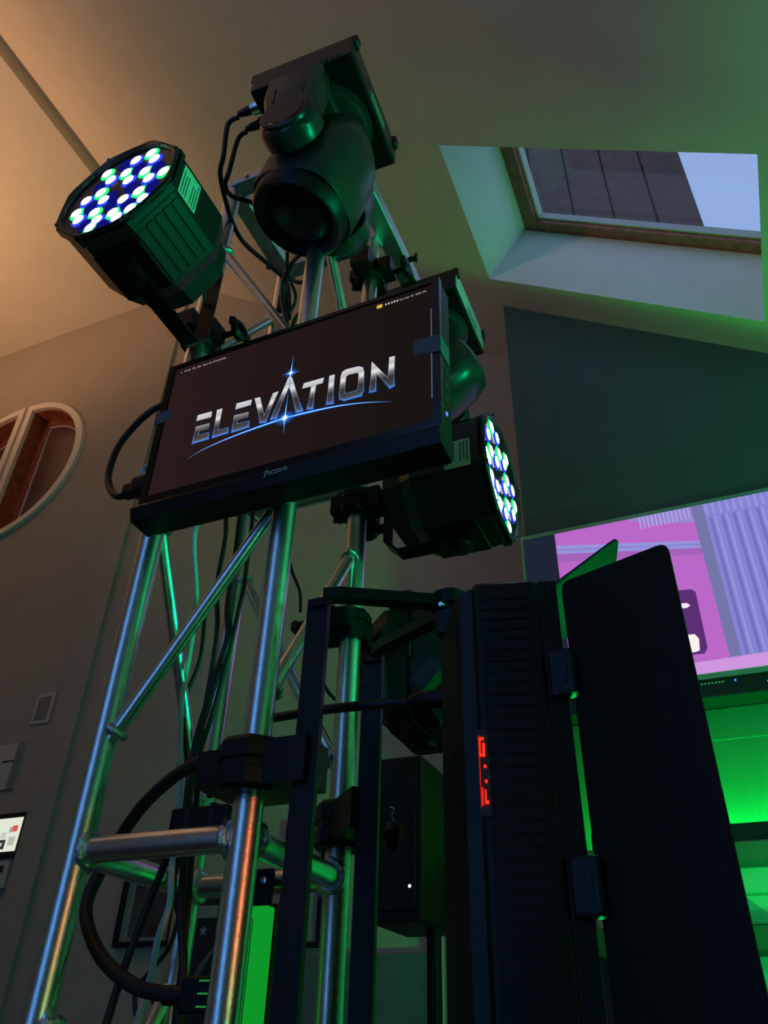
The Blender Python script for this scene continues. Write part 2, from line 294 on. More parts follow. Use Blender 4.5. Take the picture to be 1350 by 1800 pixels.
for n, (sgn, cx) in enumerate(((1, WXR), (-1, WXL))):
    w = empty('window_%d' % (n + 2), (cx, YG, WZ)); struct(w)
    def outline(r, off): return [(sgn * off + sgn * (r - off) * math.cos(a) * (r - off) / (r - off), r * math.sin(a) * (1 if abs(math.sin(a)) < 1 else 1)) for a in [-math.pi / 2 + math.pi * q / 48 for q in range(49)]]
    def ringm(o0, o1, y0, y1):
        m = MB()
        m.rings([[(x, y0, z) for x, z in o0], [(x, y0, z) for x, z in o1], [(x, y1, z) for x, z in o1], [(x, y1, z) for x, z in o0], [(x, y0, z) for x, z in o0]], False, False)
        return m
    ringm(outline(WR + .050, -.045), outline(WR, 0), -.025, .01).build('casing', TRIM, w)
    ringm(outline(WR, 0), outline(WR - .01, .008), 0, .17).build('jamb', WOOD, w)
    ringm(outline(WR - .01, .008), outline(WR - .055, .05), .10, .14).build('sash', WOOD, w)
    ringm(outline(WR - .055, .05), outline(WR - .063, .056), .11, .13).build('glazing_bead', TRIM, w)
    pb = MB(); o1 = outline(WR - .055, .05); pb.prism([(x, .12, z) for x, z in o1], (0, .006, 0))
    pb.build('pane', mat('painted_dusk_pane_%d' % n, (.13, .06, .055), .35, 0, .3, 3), w)  # dusk reflection put into the pane's brown colour
# pilaster in the corner of the gable, wall nib beside the accent wall
struct(MB().box(XR - .14, XR, YG - .02, YG, 0, ZF - .01).build('trim_1', WALL))
struct(MB().box(-.80, -.46, YG - .07, YG, 0, zc(-.46) - .02).build('wall_nib', WALL))
ab = MB(); YA = 2.232; XA = -.462
ab.poly([(XA, YA, 0), (XW, YA, 0), (XW, YA, zc(XW)), (XA, YA, zc(XA))])
ab.poly([(XA, YA, 0), (XA, YG, 0), (XA, YG, zc(XA)), (XA, YA, zc(XA))])
struct(ab.build('wall_right', ACC))
struct(MB().poly([(XL, YB, 0), (XL, YG, 0), (XL, YG, ZF), (XL, YB, ZF)]).build('wall_left', WALL))
struct(MB().poly([(XW, YB, 0), (XW, YG, 0), (XW, YG, zc(XW)), (XW, YB, zc(XW))]).build('wall_knee', WALL))
struct(MB().poly([(XL, YB, 0), (XW, YB, 0), (XW, YB, zc(XW)), (XR, YB, ZF), (XL, YB, ZF)]).build('wall_rear', WALL))
# skylight
sky = empty('window_1', ((SX0 + SX1) / 2, (SY0 + SY1) / 2, zc((SX0 + SX1) / 2))); struct(sky)
nx, nz = math.sin(math.radians(36)), math.cos(math.radians(36))
def sk(x, y, off): return Vector((x + nx * off, y, zc(x) + nz * off)) - sky.location
DEP = .30
for (a, b) in (((SX0, SY0), (SX0, SY1)), ((SX0, SY1), (SX1, SY1)), ((SX1, SY1), (SX1, SY0)), ((SX1, SY0), (SX0, SY0))):
    MB().poly([sk(*a, 0), sk(*b, 0), sk(*b, DEP + .1), sk(*a, DEP + .1)]).build('reveal', SHAFT, sky)
def skbar(x0, x1, y0, y1, o0, o1, name, m):
    b = MB(); P = [sk(x0, y0, o0), sk(x1, y0, o0), sk(x1, y1, o0), sk(x0, y1, o0)]; Q = [sk(x0, y0, o1), sk(x1, y0, o1), sk(x1, y1, o1), sk(x0, y1, o1)]
    b.rings([P, Q]); b.build(name, m, sky)
fw = .05
skbar(SX0, SX0 + fw, SY0, SY1, DEP, DEP + .06, 'frame_bar', WOOD); skbar(SX1 - fw, SX1, SY0, SY1, DEP, DEP + .06, 'frame_bar', WOOD)
skbar(SX0 + fw, SX1 - fw, SY0, SY0 + fw, DEP, DEP + .06, 'frame_bar', WOOD); skbar(SX0 + fw, SX1 - fw, SY1 - fw, SY1, DEP, DEP + .06, 'frame_bar', WOOD)
g2 = .008
skbar(SX0 + fw, SX1 - fw, SY1 - fw - g2, SY1 - fw, DEP + .02, DEP + .05, 'glazing_bead', WHITE_PL)
skbar(SX0 + fw, SX0 + fw + g2, SY0 + fw, SY1 - fw, DEP + .02, DEP + .05, 'glazing_bead', WHITE_PL)
skbar(SX0 + fw, SX1 - fw, SY0 + fw, SY1 - fw, DEP + .045, DEP + .051, 'pane', GLASS)
# boarded wall of the house outside the skylight
sd = empty('siding_wall', (-.5, 3.2, 4.2)); tag(sd, 'dark brown boarded house wall seen through the skylight glass', 'wall')
for i in range(9):
    MB().box(.864 - i * .235 - .225 + .19, .864 - i * .235 + .19, 0, .03 + .006 * (i % 2), 0, 5.5, .006, 1).build('board', SIDING, sd)
MB().box(-1.3, 1.05, .036, .09, 0, 5.5).build('backing', SIDING, sd)

# ------------------------------------------------------------------ truss tower
AX, BX, FY, RY = -.756, -.516, .795, 1.035
CH = {'A': (AX, FY), 'B': (BX, FY), 'C': (BX, RY), 'D': (AX, RY)}
ZT = 2.925; CR = .0178
tw = empty('truss_tower', ((AX + BX) / 2, (FY + RY) / 2, 0))
tag(tw, 'silver aluminium box truss tower carrying the lights and the monitor', 'truss')
TO = Vector(tw.location)
def tp(k, z): return Vector((*CH[k], z)) - TO
for k in 'ABCD':
    MB().cyl(tp(k, .012), tp(k, ZT), CR, 36).build('chord', ALU, tw, True)
def weld(p, d, r):
    MB().torus(p, d, r + .0018, .0056, 30, 7, .4).build('weld', WELD, tw, True, 180)
def strut(a, za, b, zb, r, name='diagonal'):
    p, q = tp(a, za), tp(b, zb); d = (q - p).normalized()
    MB().cyl(p, q, r, 24, caps=False).build(name, ALU, tw, True)
    hd = Vector((d.x, d.y, 0)).length
    for e, s in ((p, 1), (q, -1)):
        weld(e + d * s * (CR / max(hd, .3) + .001), d, r)
for z in (1.511, 2.185, .12):
    for a, b in ('AB', 'BC', 'CD', 'DA'):
        strut(a, z, b, z, .0155, 'ring_tube')
for a, za, b, zb in (('A', 1.632, 'B', 2.0), ('B', 1.665, 'C', 2.045), ('C', 1.645, 'D', 2.056), ('D', 1.60, 'A', 2.03),
                     ('A', 2.72, 'B', 2.30), ('D', 2.765, 'A', 2.365), ('B', 2.72, 'C', 2.38), ('C', 2.72, 'D', 2.32),
                     ('D', 1.40, 'A', 1.0), ('A', 1.36, 'B', .95), ('B', 1.30, 'C', .92), ('C', 1.36, 'D', .95),
                     ('A', .3, 'B', .9), ('B', .3, 'C', .88), ('C', .3, 'D', .9), ('D', .3, 'A', .95)):
    strut(a, za, b, zb, .0098)
def tbox(x0, x1, y0, y1, z0, z1, name, m, bev=.002):
    o = TO; MB().box(x0 - o.x, x1 - o.x, y0 - o.y, y1 - o.y, z0 - o.z, z1 - o.z, bev, 1).build(name, m, tw)
tbox(AX - .02, BX + .02, FY - .02, FY + .018, ZT - .004, ZT + .022, 'top_bar', ALU2)
tbox(AX - .02, AX + .02, FY + .018, RY - .018, ZT - .004, ZT + .022, 'top_bar', ALU2)
tbox(AX - .02, BX + .02, RY - .018, RY + .02, ZT - .004, ZT + .022, 'top_bar', ALU2)
tbox(BX + .008, BX + .052, .70, 1.42, ZT + .022, ZT + .066, 'mounting_rail', ALU2)
for x, y in ((AX, FY), (AX + .06, FY)):
    MB().cyl(Vector((x + .045, y - .024, ZT + .008)) - TO, Vector((x + .045, y - .019, ZT + .008)) - TO, .006, 12).build('bolt', STEEL, tw, True)
ws = MB(); c = Vector((BX + .06, 1.145, ZT + .044)) - TO
ws.cyl(c - Vector((.012, 0, 0)), c + Vector((.012, 0, 0)), .007, 12); ws.box(c.x + .008, c.x + .014, c.y - .004, c.y + .004, c.z - .018, c.z + .018, .002, 1)
ws.build('wing_screw', BLK, tw)
tbox(AX - .08, BX + .08, FY - .08, RY + .08, 0, .012, 'base_plate', ALU2)

# ------------------------------------------------------------------ clamp (a part of the fixture it carries)
def clamp_on(parent, chord, z, dirv, reach, knob=True, h=.05, R=.034, name='clamp'):
    """C clamp gripping a chord, reaching towards dirv (room axes) by reach; parent must be axis-aligned"""
    inv = parent.matrix_world.inverted()
    c = Vector((*CH[chord], z)); d = Vector(dirv).normalized(); s = Vector((-d.y, d.x, 0))
    m = MB()
    oc = [22.5 + 45 * i for i in range(8)]
    def ringat(zz, rr): return [c + (d * math.cos(math.radians(a)) + s * math.sin(math.radians(a))) * rr + Vector((0, 0, zz)) for a in oc]
    m.rings([ringat(-h / 2, R * .9), ringat(-h / 2 + .006, R), ringat(-.006, R), ringat(-.004, R * .92), ringat(.004, R * .92), ringat(.006, R), ringat(h / 2 - .006, R), ringat(h / 2, R * .9)])
    def ob(a0, a1, b0, b1, z0, z1):
        P = [c + d * a + s * b + Vector((0, 0, zz)) for zz in (z0, z1) for a, b in ((a0, b0), (a1, b0), (a1, b1), (a0, b1))]
        m.rings([P[:4], P[4:]])
    ob(R * .6, reach, -R * .62, R * .62, -h * .42, h * .42)
    ob(-R * 1.35, -R * .4, -R * .55, R * .55, -h * .34, h * .34)
    ob(-R * .5, R * .7, R * .7, R * 1.45, -h * .36, h * .30)
    m.xf(inv)
    o = m.build(name, BLKM, parent)
    if knob:
        k = MB(); e = c + s * R * 1.3 - d * .012
        k.cyl(e, e + s * .03, .006, 10)
        k.lathe(e + s * .028, s, [(0, .010), (.004, .020), (.014, .021), (.018, .016)], 14)
        p2 = e + s * .036
        k.rings([[p2 + d * (a * .032) + Vector((0, 0, b * .009)) for a, b in ((-1, -1), (1, -1), (1, 1), (-1, 1))], [p2 + s * .010 + d * (a * .028) + Vector((0, 0, b * .007)) for a, b in ((-1, -1), (1, -1), (1, 1), (-1, 1))]])
        k.xf(inv); k.build('clamp_knob', BLK, o)
    for zz in (-h * .28, h * .28):
        b = MB(); q = c + s * R * .3 - d * (R * 1.34) + Vector((0, 0, zz))
        b.cyl(q, q - d * .006, .005, 8); b.xf(inv); b.build('clamp_bolt', BLKM, o)
    return o

# ------------------------------------------------------------------ LED par lights
E_WHITE = em('led_core_white', (.80, .95, 1.0), 7.0)
E_GREEN = em('led_glow_green', (.02, .85, .20), 1.2)
E_BLUE = em('led_glow_blue', (.03, .06, 1.0), 1.1)
E_BLUED = em('led_idle_blue', (.01, .012, .30), .55)
def octo(R, y): return [(R * math.cos(math.radians(22.5 + 45 * i)), y, R * math.sin(math.radians(22.5 + 45 * i))) for i in range(8)]
def par_light(loc, rz, label, leds, sticker, chord, clamp_dir, clamp_reach, yoke_y, lit=True):
    t = empty('par_light', loc, rz); tag(t, label, 'stage light', 'octagonal LED par lights on the truss')
    bpy.context.view_layer.update()
    m = MB()
    m.rings([octo(.121, .002), octo(.121, .014), octo(.116, .018), octo(.116, .128), octo(.104, .150), octo(.090, .158), octo(.086, .188), octo(.06, .195)], False, True)
    m.build('housing', PARM, t)
    # front bezel with round opening and sunk lens plate
    n = 48; rl = .107
    def circ(r, y): return [(r * math.cos(2 * math.pi * (i + .5) / n), y, r * math.sin(2 * math.pi * (i + .5) / n)) for i in range(n)]
    def oc48(R, y):
        out = []
        for i in range(n):
            a = 2 * math.pi * (i + .5) / n; k = R * math.cos(math.pi / 8) / math.cos(((a) % (math.pi / 4)) - math.pi / 8 if False else ((a + math.pi / 8) % (math.pi / 4)) - math.pi / 8)
            out.append((k * math.cos(a), y, k * math.sin(a)))
        return out
    MB().rings([oc48(.121, .006), oc48(.121, -.002), oc48(.118, -.005), circ(rl + .003, -.005), circ(rl, -.003), circ(rl - .002, .004)], False, False).build('bezel', BLKG, t)
    MB().rings([circ(rl, .002), circ(rl, .010)]).build('lens_plate', BLUELENS, t)
    for i in range(4):
        a = math.radians(22.5 + 90 * i); MB().cyl((.1145 * math.cos(a), -.004, .1145 * math.sin(a)), (.1145 * math.cos(a), -.0065, .1145 * math.sin(a)), .0028, 8).build('screw', BLKM, t)
    for x, z, k in leds:
        dome = MB().lathe((x, .003, z), (0, -1, 0), [(0, .0152), (.002, .0148), (.0030, .0130)], 16)
        o = dome.build('lens', {'g': E_GREEN, 'b': E_BLUE, 'd': E_BLUED}[k], t, True)
        if k != 'd':
            MB().lathe((x, -.0004, z), (0, -1, 0), [(0, .0104), (.0010, .0094), (.0016, .006)], 14).build('diode', E_WHITE, o, True)
    # cooling ribs on the side facets
    for sx in (1,):
        for i in range(5):
            z = -.036 + .018 * i
            x0 = sx * .106; MB().box(min(x0, x0 + sx * .0030), max(x0, x0 + sx * .0030), .026, .122, z - .0075, z + .0075, .001, 1).xf(Matrix.Rotation(math.radians(45), 4, 'Y')).build('side_rib', PARM, t)
    for sz in (-1, 1):
        z0 = sz * .107; MB().box(-.045, .045, .035, .125, min(z0, z0 + sz * .006), max(z0, z0 + sz * .006), .002, 1).build('pivot_cheek', BLKM, t)
        z1 = sz * .127
        MB().lathe((0, .078, sz * .113), (0, 0, sz), [(0, .010), (.006, .010), (.007, .019), (.009, .021), (.017, .021), (.019, .016)], 18).build('pivot_knob', BLK, t, True, 35)
    # yoke bracket: vertical strap behind, one arm over and one arm under the housing
    yk = MB(); w = .016; th = .0045; ay = .055; zt = .1175
    prof = [(ay, zt), (yoke_y - .025, zt), (yoke_y, zt - .025), (yoke_y, -zt + .025), (yoke_y - .025, -zt), (ay, -zt)]
    inn = [(ay, zt - th), (yoke_y - .027, zt - th), (yoke_y - th, zt - .027), (yoke_y - th, -zt + .027), (yoke_y - .027, -zt + th), (ay, -zt + th)]
    for i in range(5):
        a, b, c2, d2 = prof[i], prof[i + 1], inn[i + 1], inn[i]
        yk.rings([[(-w, p[0], p[1]) for p in (a, b, c2, d2)], [(w, p[0], p[1]) for p in (a, b, c2, d2)]])
    yk.build('yoke', BLKM, t)
    # label sticker: (facet angle in degrees, y0, y1, width along the facet)
    fa, y0, y1, zz0, zz1 = sticker
    M = Matrix.Rotation(-math.radians(fa), 4, 'Y')
    MB().box(.1073, .1082, y0, y1, zz0, zz1).xf(M).build('label_sticker', STICK, t)
    lm = MB(); rr = random.Random(3)
    ny = 7
    for i in range(ny):
        yy = y0 + (y1 - y0) * (i + .7) / (ny + .6)
        if i == 3: continue
        e = zz1 - .004 - (zz1 - zz0) * rr.uniform(0, .35)
        lm.box(.1082, .1085, yy, yy + (y1 - y0) * .035, zz0 + .004, e)
    lm.xf(M).build('label_print', INK, t)
    # power socket and rear cover
    MB().box(-.022, .022, .188, .202, -.02, .012, .002, 1).build('power_socket', BLK, t)
    clamp_on(t, chord, loc[2] if not isinstance(clamp_reach, tuple) else clamp_reach[1], clamp_dir, clamp_reach if not isinstance(clamp_reach, tuple) else clamp_reach[0])
    return t
LED1 = [(x, z, 'g' if i in (0, 3, 4, 6, 8, 10, 13, 16, 18, 20, 22, 23) else 'b') for i, (x, z) in enumerate(LEDS1)]
LED1 += [(x, z, 'd') for x, z in ((-.005, .075), (.03, .042), (.072, .02), (.03, -.010), (-.012, -.012), (-.045, .036), (-.048, -.02), (.075, -.035), (.0, -.04), (-.008, -.092), (.035, -.06), (-.045, -.07))]
P1 = par_light((-.699, .480, 2.436), 0, 'glowing octagonal LED par light high on the left truss pole', LED1, (0, .022, .066, -.036, .036), 'A', (0, -1, 0), (.055, 2.436), .262)
P2 = par_light((-.249, 1.047, 2.138), math.pi / 2, 'glowing octagonal LED par light beside the lower right corner of the monitor', LEDS2, (180, .022, .066, -.010, .046), 'C', (1, 0, 0), (.050, 2.138), .212)
LED3 = [(x, z, 'd') for x, z, k in LED1[:24]]
P3 = par_light((-.452, 1.285, 1.868), math.pi, 'unlit octagonal LED par light facing away behind the flood light bracket', LED3, (-45, .02, .06, -.02, .03), 'C', (0, 1, 0), (.042, 1.89), .205)

# ------------------------------------------------------------------ moving heads hanging under the rail
def moving_head(loc, rz, label, head_dir, skylit_side=False):
    t = empty('moving_head_light', loc, rz); tag(t, label, 'stage light', 'moving head lights under the rail')
    bm_ = MB().box(-.110, .110, -.120, .120, .004, .075, .004, 2); bm_.build('base', BLKG, t)
    MB().box(-.104, .104, -.114, .114, 0, .004).build('base_tray', BLKM, t)
    for i in range(12):
        x = -.060 + i * .0125
        MB().box(x, x + .006, -.1215, -.119, .008, .020).build('vent_slot', INK, t)
    for i in range(5):
        y = -.035 + i * .016
        MB().cyl((.1095, y, .050), (.1106, y, .050), .0036, 10).build('vent_hole', INK, t)
    MB().box(.1095, .1108, -.105, -.045, .016, .062, .0005, 1).build('display_window', DGLASS, t)
    MB().box(.1095, .1112, -.025, .050, .014, .040, .0005, 1).build('key_pad', GREYP, t)
    if skylit_side:
        MB().box(.1100, .1109, -.116, .108, .006, .073).build('skylit_side', mat('painted_skylight', (.50, .54, .56), .4), t)  # skylight falling on this side, painted as a paler panel
    for sy in (-1, 1):
        MB().box(.100, .117, sy * .108 - .010, sy * .108 + .010, .052, .080, .003, 1).build('foot', RUB, t)
        MB().box(-.117, -.100, sy * .108 - .010, sy * .108 + .010, .052, .080, .003, 1).build('foot', RUB, t)
    MB().lathe((0, 0, 0), (0, 0, -1), [(0, .098), (.006, .098), (.008, .090), (.020, .086), (.024, .070)], 40, False).build('pan_disc', SHELL, t, True, 30)
    # yoke: bridge and two arms with round bosses
    ZA = -.188
    MB().box(-.052, .052, -.128, .128, -.062, -.022, .010, 2).build('yoke_bridge', SHELL, t, True, 30)
    for sy in (-1, 1):
        pr = [(-.056, -.024), (.056, -.024), (.062, -.09), (.056, -.13)]
        a0 = math.radians(28)
        for i in range(13):
            a = a0 - (math.pi + 2 * a0) * i / 12
            pr.append((.058 * math.cos(a), ZA + .058 * math.sin(a)))
        pr.append((-.056, -.13)); pr.append((-.062, -.09))
        y0, y1 = sy * .100, sy * .142
        sh = lambda k, y: [(x * k, y, ZA + .05 + (z - ZA - .05) * (1 - (1 - k) * .5)) for x, z in pr]
        m = MB(); m.rings([sh(1, y0), sh(1, y0 + sy * .028), sh(.9, y0 + sy * .038), sh(.78, y1)])
        arm = m.build('yoke_arm', SHELL, t, True, 30)
        MB().lathe((0, y1 - sy * .003, ZA), (0, sy, 0), [(0, .050), (.006, .049), (.008, .044), (.0075, .040), (.009, .038), (.010, .0)], 32, False, False).build('arm_boss', BLKG, arm, True, 30)
        for sx in (-1, 1):
            MB().box(sx * .030 - .0015, sx * .030 + .0015, min(y1, y1 + sy * .0012), max(y1, y1 + sy * .0012), -.135, -.085).build('arm_groove', INK, arm)
    # head: superellipse loft along head_dir
    d = Vector(head_dir).normalized(); yv = Vector((0, 1, 0)); xv = yv.cross(d).normalized(); o0 = Vector((0, 0, ZA))
    def ring(h, a, b, p=2.6, n=32):
        out = []
        for i in range(n):
            q = 2 * math.pi * i / n; c, s = math.cos(q), math.sin(q)
            out.append(o0 + d * h + xv * (a * math.copysign(abs(c) ** (2 / p), c)) + yv * (b * math.copysign(abs(s) ** (2 / p), s)))
        return out
    m = MB(); m.rings([ring(-.125, .045, .045), ring(-.115, .068, .066), ring(-.07, .088, .080), ring(-.02, .096, .088), ring(.03, .096, .090), ring(.075, .093, .090), ring(.082, .091, .089)])
    hd = m.build('head', SHELL, t, True, 50)
    MB().rings([ring(.080, .090, .088, 2), ring(.084, .093, .091, 2), ring(.108, .089, .088, 2), ring(.113, .085, .084, 2), ring(.110, .078, .077, 2), ring(.098, .066, .066, 2)], False, False).build('front_collar', BLKM, hd, True, 30)
    MB().rings([ring(.092, .066, .066, 2), ring(.098, .064, .064, 2), ring(.104, .05, .05, 2), ring(.108, .026, .026, 2), ring(.109, .004, .004, 2)], False, True).build('front_lens', LENSM, hd, True, 80)
    rm = MB()
    for R_ in (.02, .032, .044, .056):
        rm.torus(o0 + d * (.1075 - (R_ / .066) ** 2 * .010), d, R_, .0010, 32, 5)
    rm.build('lens_ring', BLKG, hd, True)
    for q, hh in ((150, .02), (30, .02)):
        c = o0 + d * hh + xv * (.0945 * math.cos(math.radians(q))) + yv * (.0885 * math.sin(math.radians(q)) * .9)
        nrm = (xv * math.cos(math.radians(q)) + yv * math.sin(math.radians(q))).normalized()
        MB().cyl(c - nrm * .004, c + nrm * .006, .0065, 14).build('screw_hole', INK, hd)
    # sockets on the left side of the base
    for y, z, mm in ((-.078, .030, STEEL), (-.045, .030, BLK)):
        pl_ = MB().lathe((-.110, y, z), (-1, 0, 0), [(0, .013), (.018, .013), (.019, .011), (.022, .011)], 18).build('cable_plug', mm, t, True, 30)
        MB().lathe((-.130, y, z), (-1, 0, 0), [(0, .0095), (.016, .0090), (.030, .0065), (.034, .005)], 16).build('plug_boot', RUB, pl_, True, 30)
    return t
moving_head((-.480, .718, 2.868), math.radians(2.2), 'black moving head light hanging at the very top of the truss', (-.33, 0, -.94))
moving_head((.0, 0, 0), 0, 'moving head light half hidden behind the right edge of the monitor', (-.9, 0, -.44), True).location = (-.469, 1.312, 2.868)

# ------------------------------------------------------------------ monitor
MM = Matrix.Identity(4)
for i in range(3):
    MM[i][0] = MON['x'][i]; MM[i][1] = MON['y'][i]; MM[i][2] = MON['z'][i]; MM[i][3] = MON['c'][i]
mon = empty('monitor', mtx=MM); tag(mon, 'black flat monitor strapped to the truss front showing a chrome word logo', 'monitor')
hw, hh = .234, .1316
MB().box(-.246, .246, .004, .040, -.178, .139, .006, 2).build('case', BLKM, mon)
MB().box(-.20, .20, .040, .060, -.14, .10, .008, 2).build('back_cover', BLK, mon)
fr = MB()
def rect(x, z0, z1, y): return [(-x, y, z0), (x, y, z0), (x, y, z1), (-x, y, z1)]
fr.rings([rect(.246, -.150, .139, .006), rect(.246, -.150, .139, -.004), rect(hw, -hh, hh, -.004), rect(hw, -hh, hh, .0005)], False, False)
fr.build('bezel', SCRB, mon)
chn = MB(); chn.rings([[(x, y, z) for x in (-.246, .246)] [0:0] + [(-.247, .006, -.146), (-.247, -.010, -.150), (-.247, -.016, -.158), (-.247, -.010, -.178), (-.247, .03, -.182), (-.247, .03, -.150)],
           [(.247, .006, -.146), (.247, -.010, -.150), (.247, -.016, -.158), (.247, -.010, -.178), (.247, .03, -.182), (.247, .03, -.150)]])
chn.build('chin', BLKM, mon)
SCRM = em_ramp('desktop_backdrop', [(0, (.022, .0105, .0115)), (.45, (.0155, .0088, .0080)), (1, (.0085, .0070, .0062))], 'X', 1.0)
scr = MB().box(-hw, hw, 0, .003, -hh, hh).build('screen', SCRM, mon)
YS = -.0006
def flat(poly, y=YS): return [(x, y, z) for x, z in poly]
CHROME = em_ramp('chrome_letters', [(0, (.10, .12, .16)), (.12, (.05, .05, .06)), (.36, (.035, .033, .033)), (.52, (.20, .19, .19)), (.66, (.80, .78, .78)), (.80, (.48, .47, .47)), (1, (.70, .69, .69))], 'Z', 1.0)
EDGE = em_ramp('letter_blue_edge', [(0, (.03, .24, 1.0)), (.10, (.012, .07, .36)), (.28, (.004, .010, .035)), (1, (.004, .007, .022))], 'Z', 1.0)
HI = em_ramp('letter_bright_rim', [(0, (.25, .45, .9)), (.4, (.22, .22, .24)), (1, (.75, .75, .78))], 'Z', 1.0)
def stroke(m, poly, w, y, closed=True):
    n = len(poly)
    for i in range(n if closed else n - 1):
        a = Vector(poly[i]); b = Vector(poly[(i + 1) % n]); d = b - a
        if d.length < 1e-7: continue
        d.normalize(); q = Vector((-d.y, d.x)) * w; e = d * w
        m.poly([((a - e + q).x, y, (a - e + q).y), ((b + e + q).x, y, (b + e + q).y), ((b + e - q).x, y, (b + e - q).y), ((a - e - q).x, y, (a - e - q).y)])
def letter(polys):
    e = MB(); f = MB(); h_ = MB()
    for p in polys:
        stroke(e, p, .0022, -.0004); f.poly(flat(p, -.0006)); stroke(h_, p, .00028, -.0008)
    o = f.build('letter', CHROME, scr)
    e.build('letter_edge', EDGE, scr); h_.build('letter_rim', HI, scr)
    return o
letter([LET['E1a'], LET['E1b']]); letter([LET['L']]); letter([LET['E2a'], LET['E2b']]); letter([LET['V']]); letter([LET['A']]); letter([LET['T']]); letter([LET['I']]); letter([LET['N']])
om = MB(); n = len(LOO)
om.rings([flat(LOO, -.0006), flat(LOI, -.0006)], False, False); om.build('letter', CHROME, scr)
e = MB(); stroke(e, LOO, .0022, -.0004); stroke(e, LOI, .0018, -.0004); e.build('letter_edge', EDGE, scr)
e = MB(); stroke(e, LOO, .00028, -.0008); stroke(e, LOI, .00028, -.0008); e.build('letter_rim', HI, scr)
# swoosh: glow, core
ARCP = [Vector((p.x, p.y)) for p in catmull([(x, z, 0) for x, z in ARC], 8)]
def ribbon(w0, y, material, name):
    m = MB(); k = len(ARCP); L = []; Rr = []
    for i, p in enumerate(ARCP):
        d = (ARCP[min(i + 1, k - 1)] - ARCP[max(i - 1, 0)]).normalized(); q = Vector((-d.y, d.x))
        w = w0 * max(0.03, (1 - abs((p.x - ARC[4][0]) / .172) ** 1.5))
        L.append(p + q * w); Rr.append(p - q * w)
    for i in range(k - 1):
        m.poly([(L[i].x, y, L[i].y), (L[i + 1].x, y, L[i + 1].y), (Rr[i + 1].x, y, Rr[i + 1].y), (Rr[i].x, y, Rr[i].y)])
    return m.build(name, material, scr)
ribbon(.0034, -.0009, em('swoosh_deep_blue', (.004, .045, .30), 1.0), 'swoosh_glow')
ribbon(.0019, -.0010, em('swoosh_blue', (.01, .20, .95), 1.0), 'swoosh')
ribbon(.0008, -.0011, em('swoosh_core', (.45, .80, 1.0), 1.2), 'swoosh_core')
def glow_mat(name, col, st, pw):
    m = bpy.data.materials.new(name); m.use_nodes = True; nt = m.node_tree; nt.nodes.clear()
    tc = nt.nodes.new('ShaderNodeTexCoord'); mp = nt.nodes.new('ShaderNodeMapping'); mp.inputs['Location'].default_value = (-1, -1, -1); mp.inputs['Scale'].default_value = (2, 0, 2)
    mp.inputs['Location'].default_value = (-1, 0, -1)
    gr = nt.nodes.new('ShaderNodeTexGradient'); gr.gradient_type = 'SPHERICAL'
    pwn = nt.nodes.new('ShaderNodeMath'); pwn.operation = 'POWER'; pwn.inputs[1].default_value = pw
    e = nt.nodes.new('ShaderNodeEmission'); e.inputs[0].default_value = (*col, 1); e.inputs[1].default_value = st
    tr = nt.nodes.new('ShaderNodeBsdfTransparent'); mx = nt.nodes.new('ShaderNodeMixShader'); o = nt.nodes.new('ShaderNodeOutputMaterial')
    nt.links.new(tc.outputs['Generated'], mp.inputs[0]); nt.links.new(mp.outputs[0], gr.inputs[0]); nt.links.new(gr.outputs[1], pwn.inputs[0])
    nt.links.new(pwn.outputs[0], mx.inputs[0]); nt.links.new(tr.outputs[0], mx.inputs[1]); nt.links.new(e.outputs[0], mx.inputs[2]); nt.links.new(mx.outputs[0], o.inputs[0])
    return m
GL_B = glow_mat('logo_flare_blue', (.01, .22, 1.0), 1.0, 1.6); GL_W = glow_mat('logo_flare_white', (.75, .92, 1.0), 1.6, 1.2)
def disc(c, rx, rz, y, material, name):
    MB().poly([(c[0] + rx * math.cos(2 * math.pi * i / 40), y, c[1] + rz * math.sin(2 * math.pi * i / 40)) for i in range(40)]).build(name, material, scr)
def spikes(c, up, dn, lf, rt, w, y, material):
    m = MB()
    for tip in (up, dn, lf, rt):
        d = Vector(tip) - Vector(c); q = Vector((-d.y, d.x)).normalized() * w
        m.poly([(c[0] + q.x, y, c[1] + q.y), (tip[0], y, tip[1]), (c[0] - q.x, y, c[1] - q.y)])
    m.build('flare_spike', material, scr)
SPB = em('flare_spike_blue', (.02, .25, .95), 1.0); SPW = em('flare_spike_white', (.6, .85, 1.0), 1.3)
for st, rb, rw in ((STAR1, .0125, .0045), (STAR2, .019, .0065)):
    disc(st[0], rb, rb * .8, -.0012, GL_B, 'flare_glow'); disc(st[0], rw, rw, -.0016, GL_W, 'flare_core')
    spikes(*st, .0014, -.0013, SPB)
    mid = lambda p, k=.5: (st[0][0] + (p[0] - st[0][0]) * k, st[0][1] + (p[1] - st[0][1]) * k)
    spikes(st[0], *[mid(p) for p in st[1:]], .0008, -.0014, SPW)
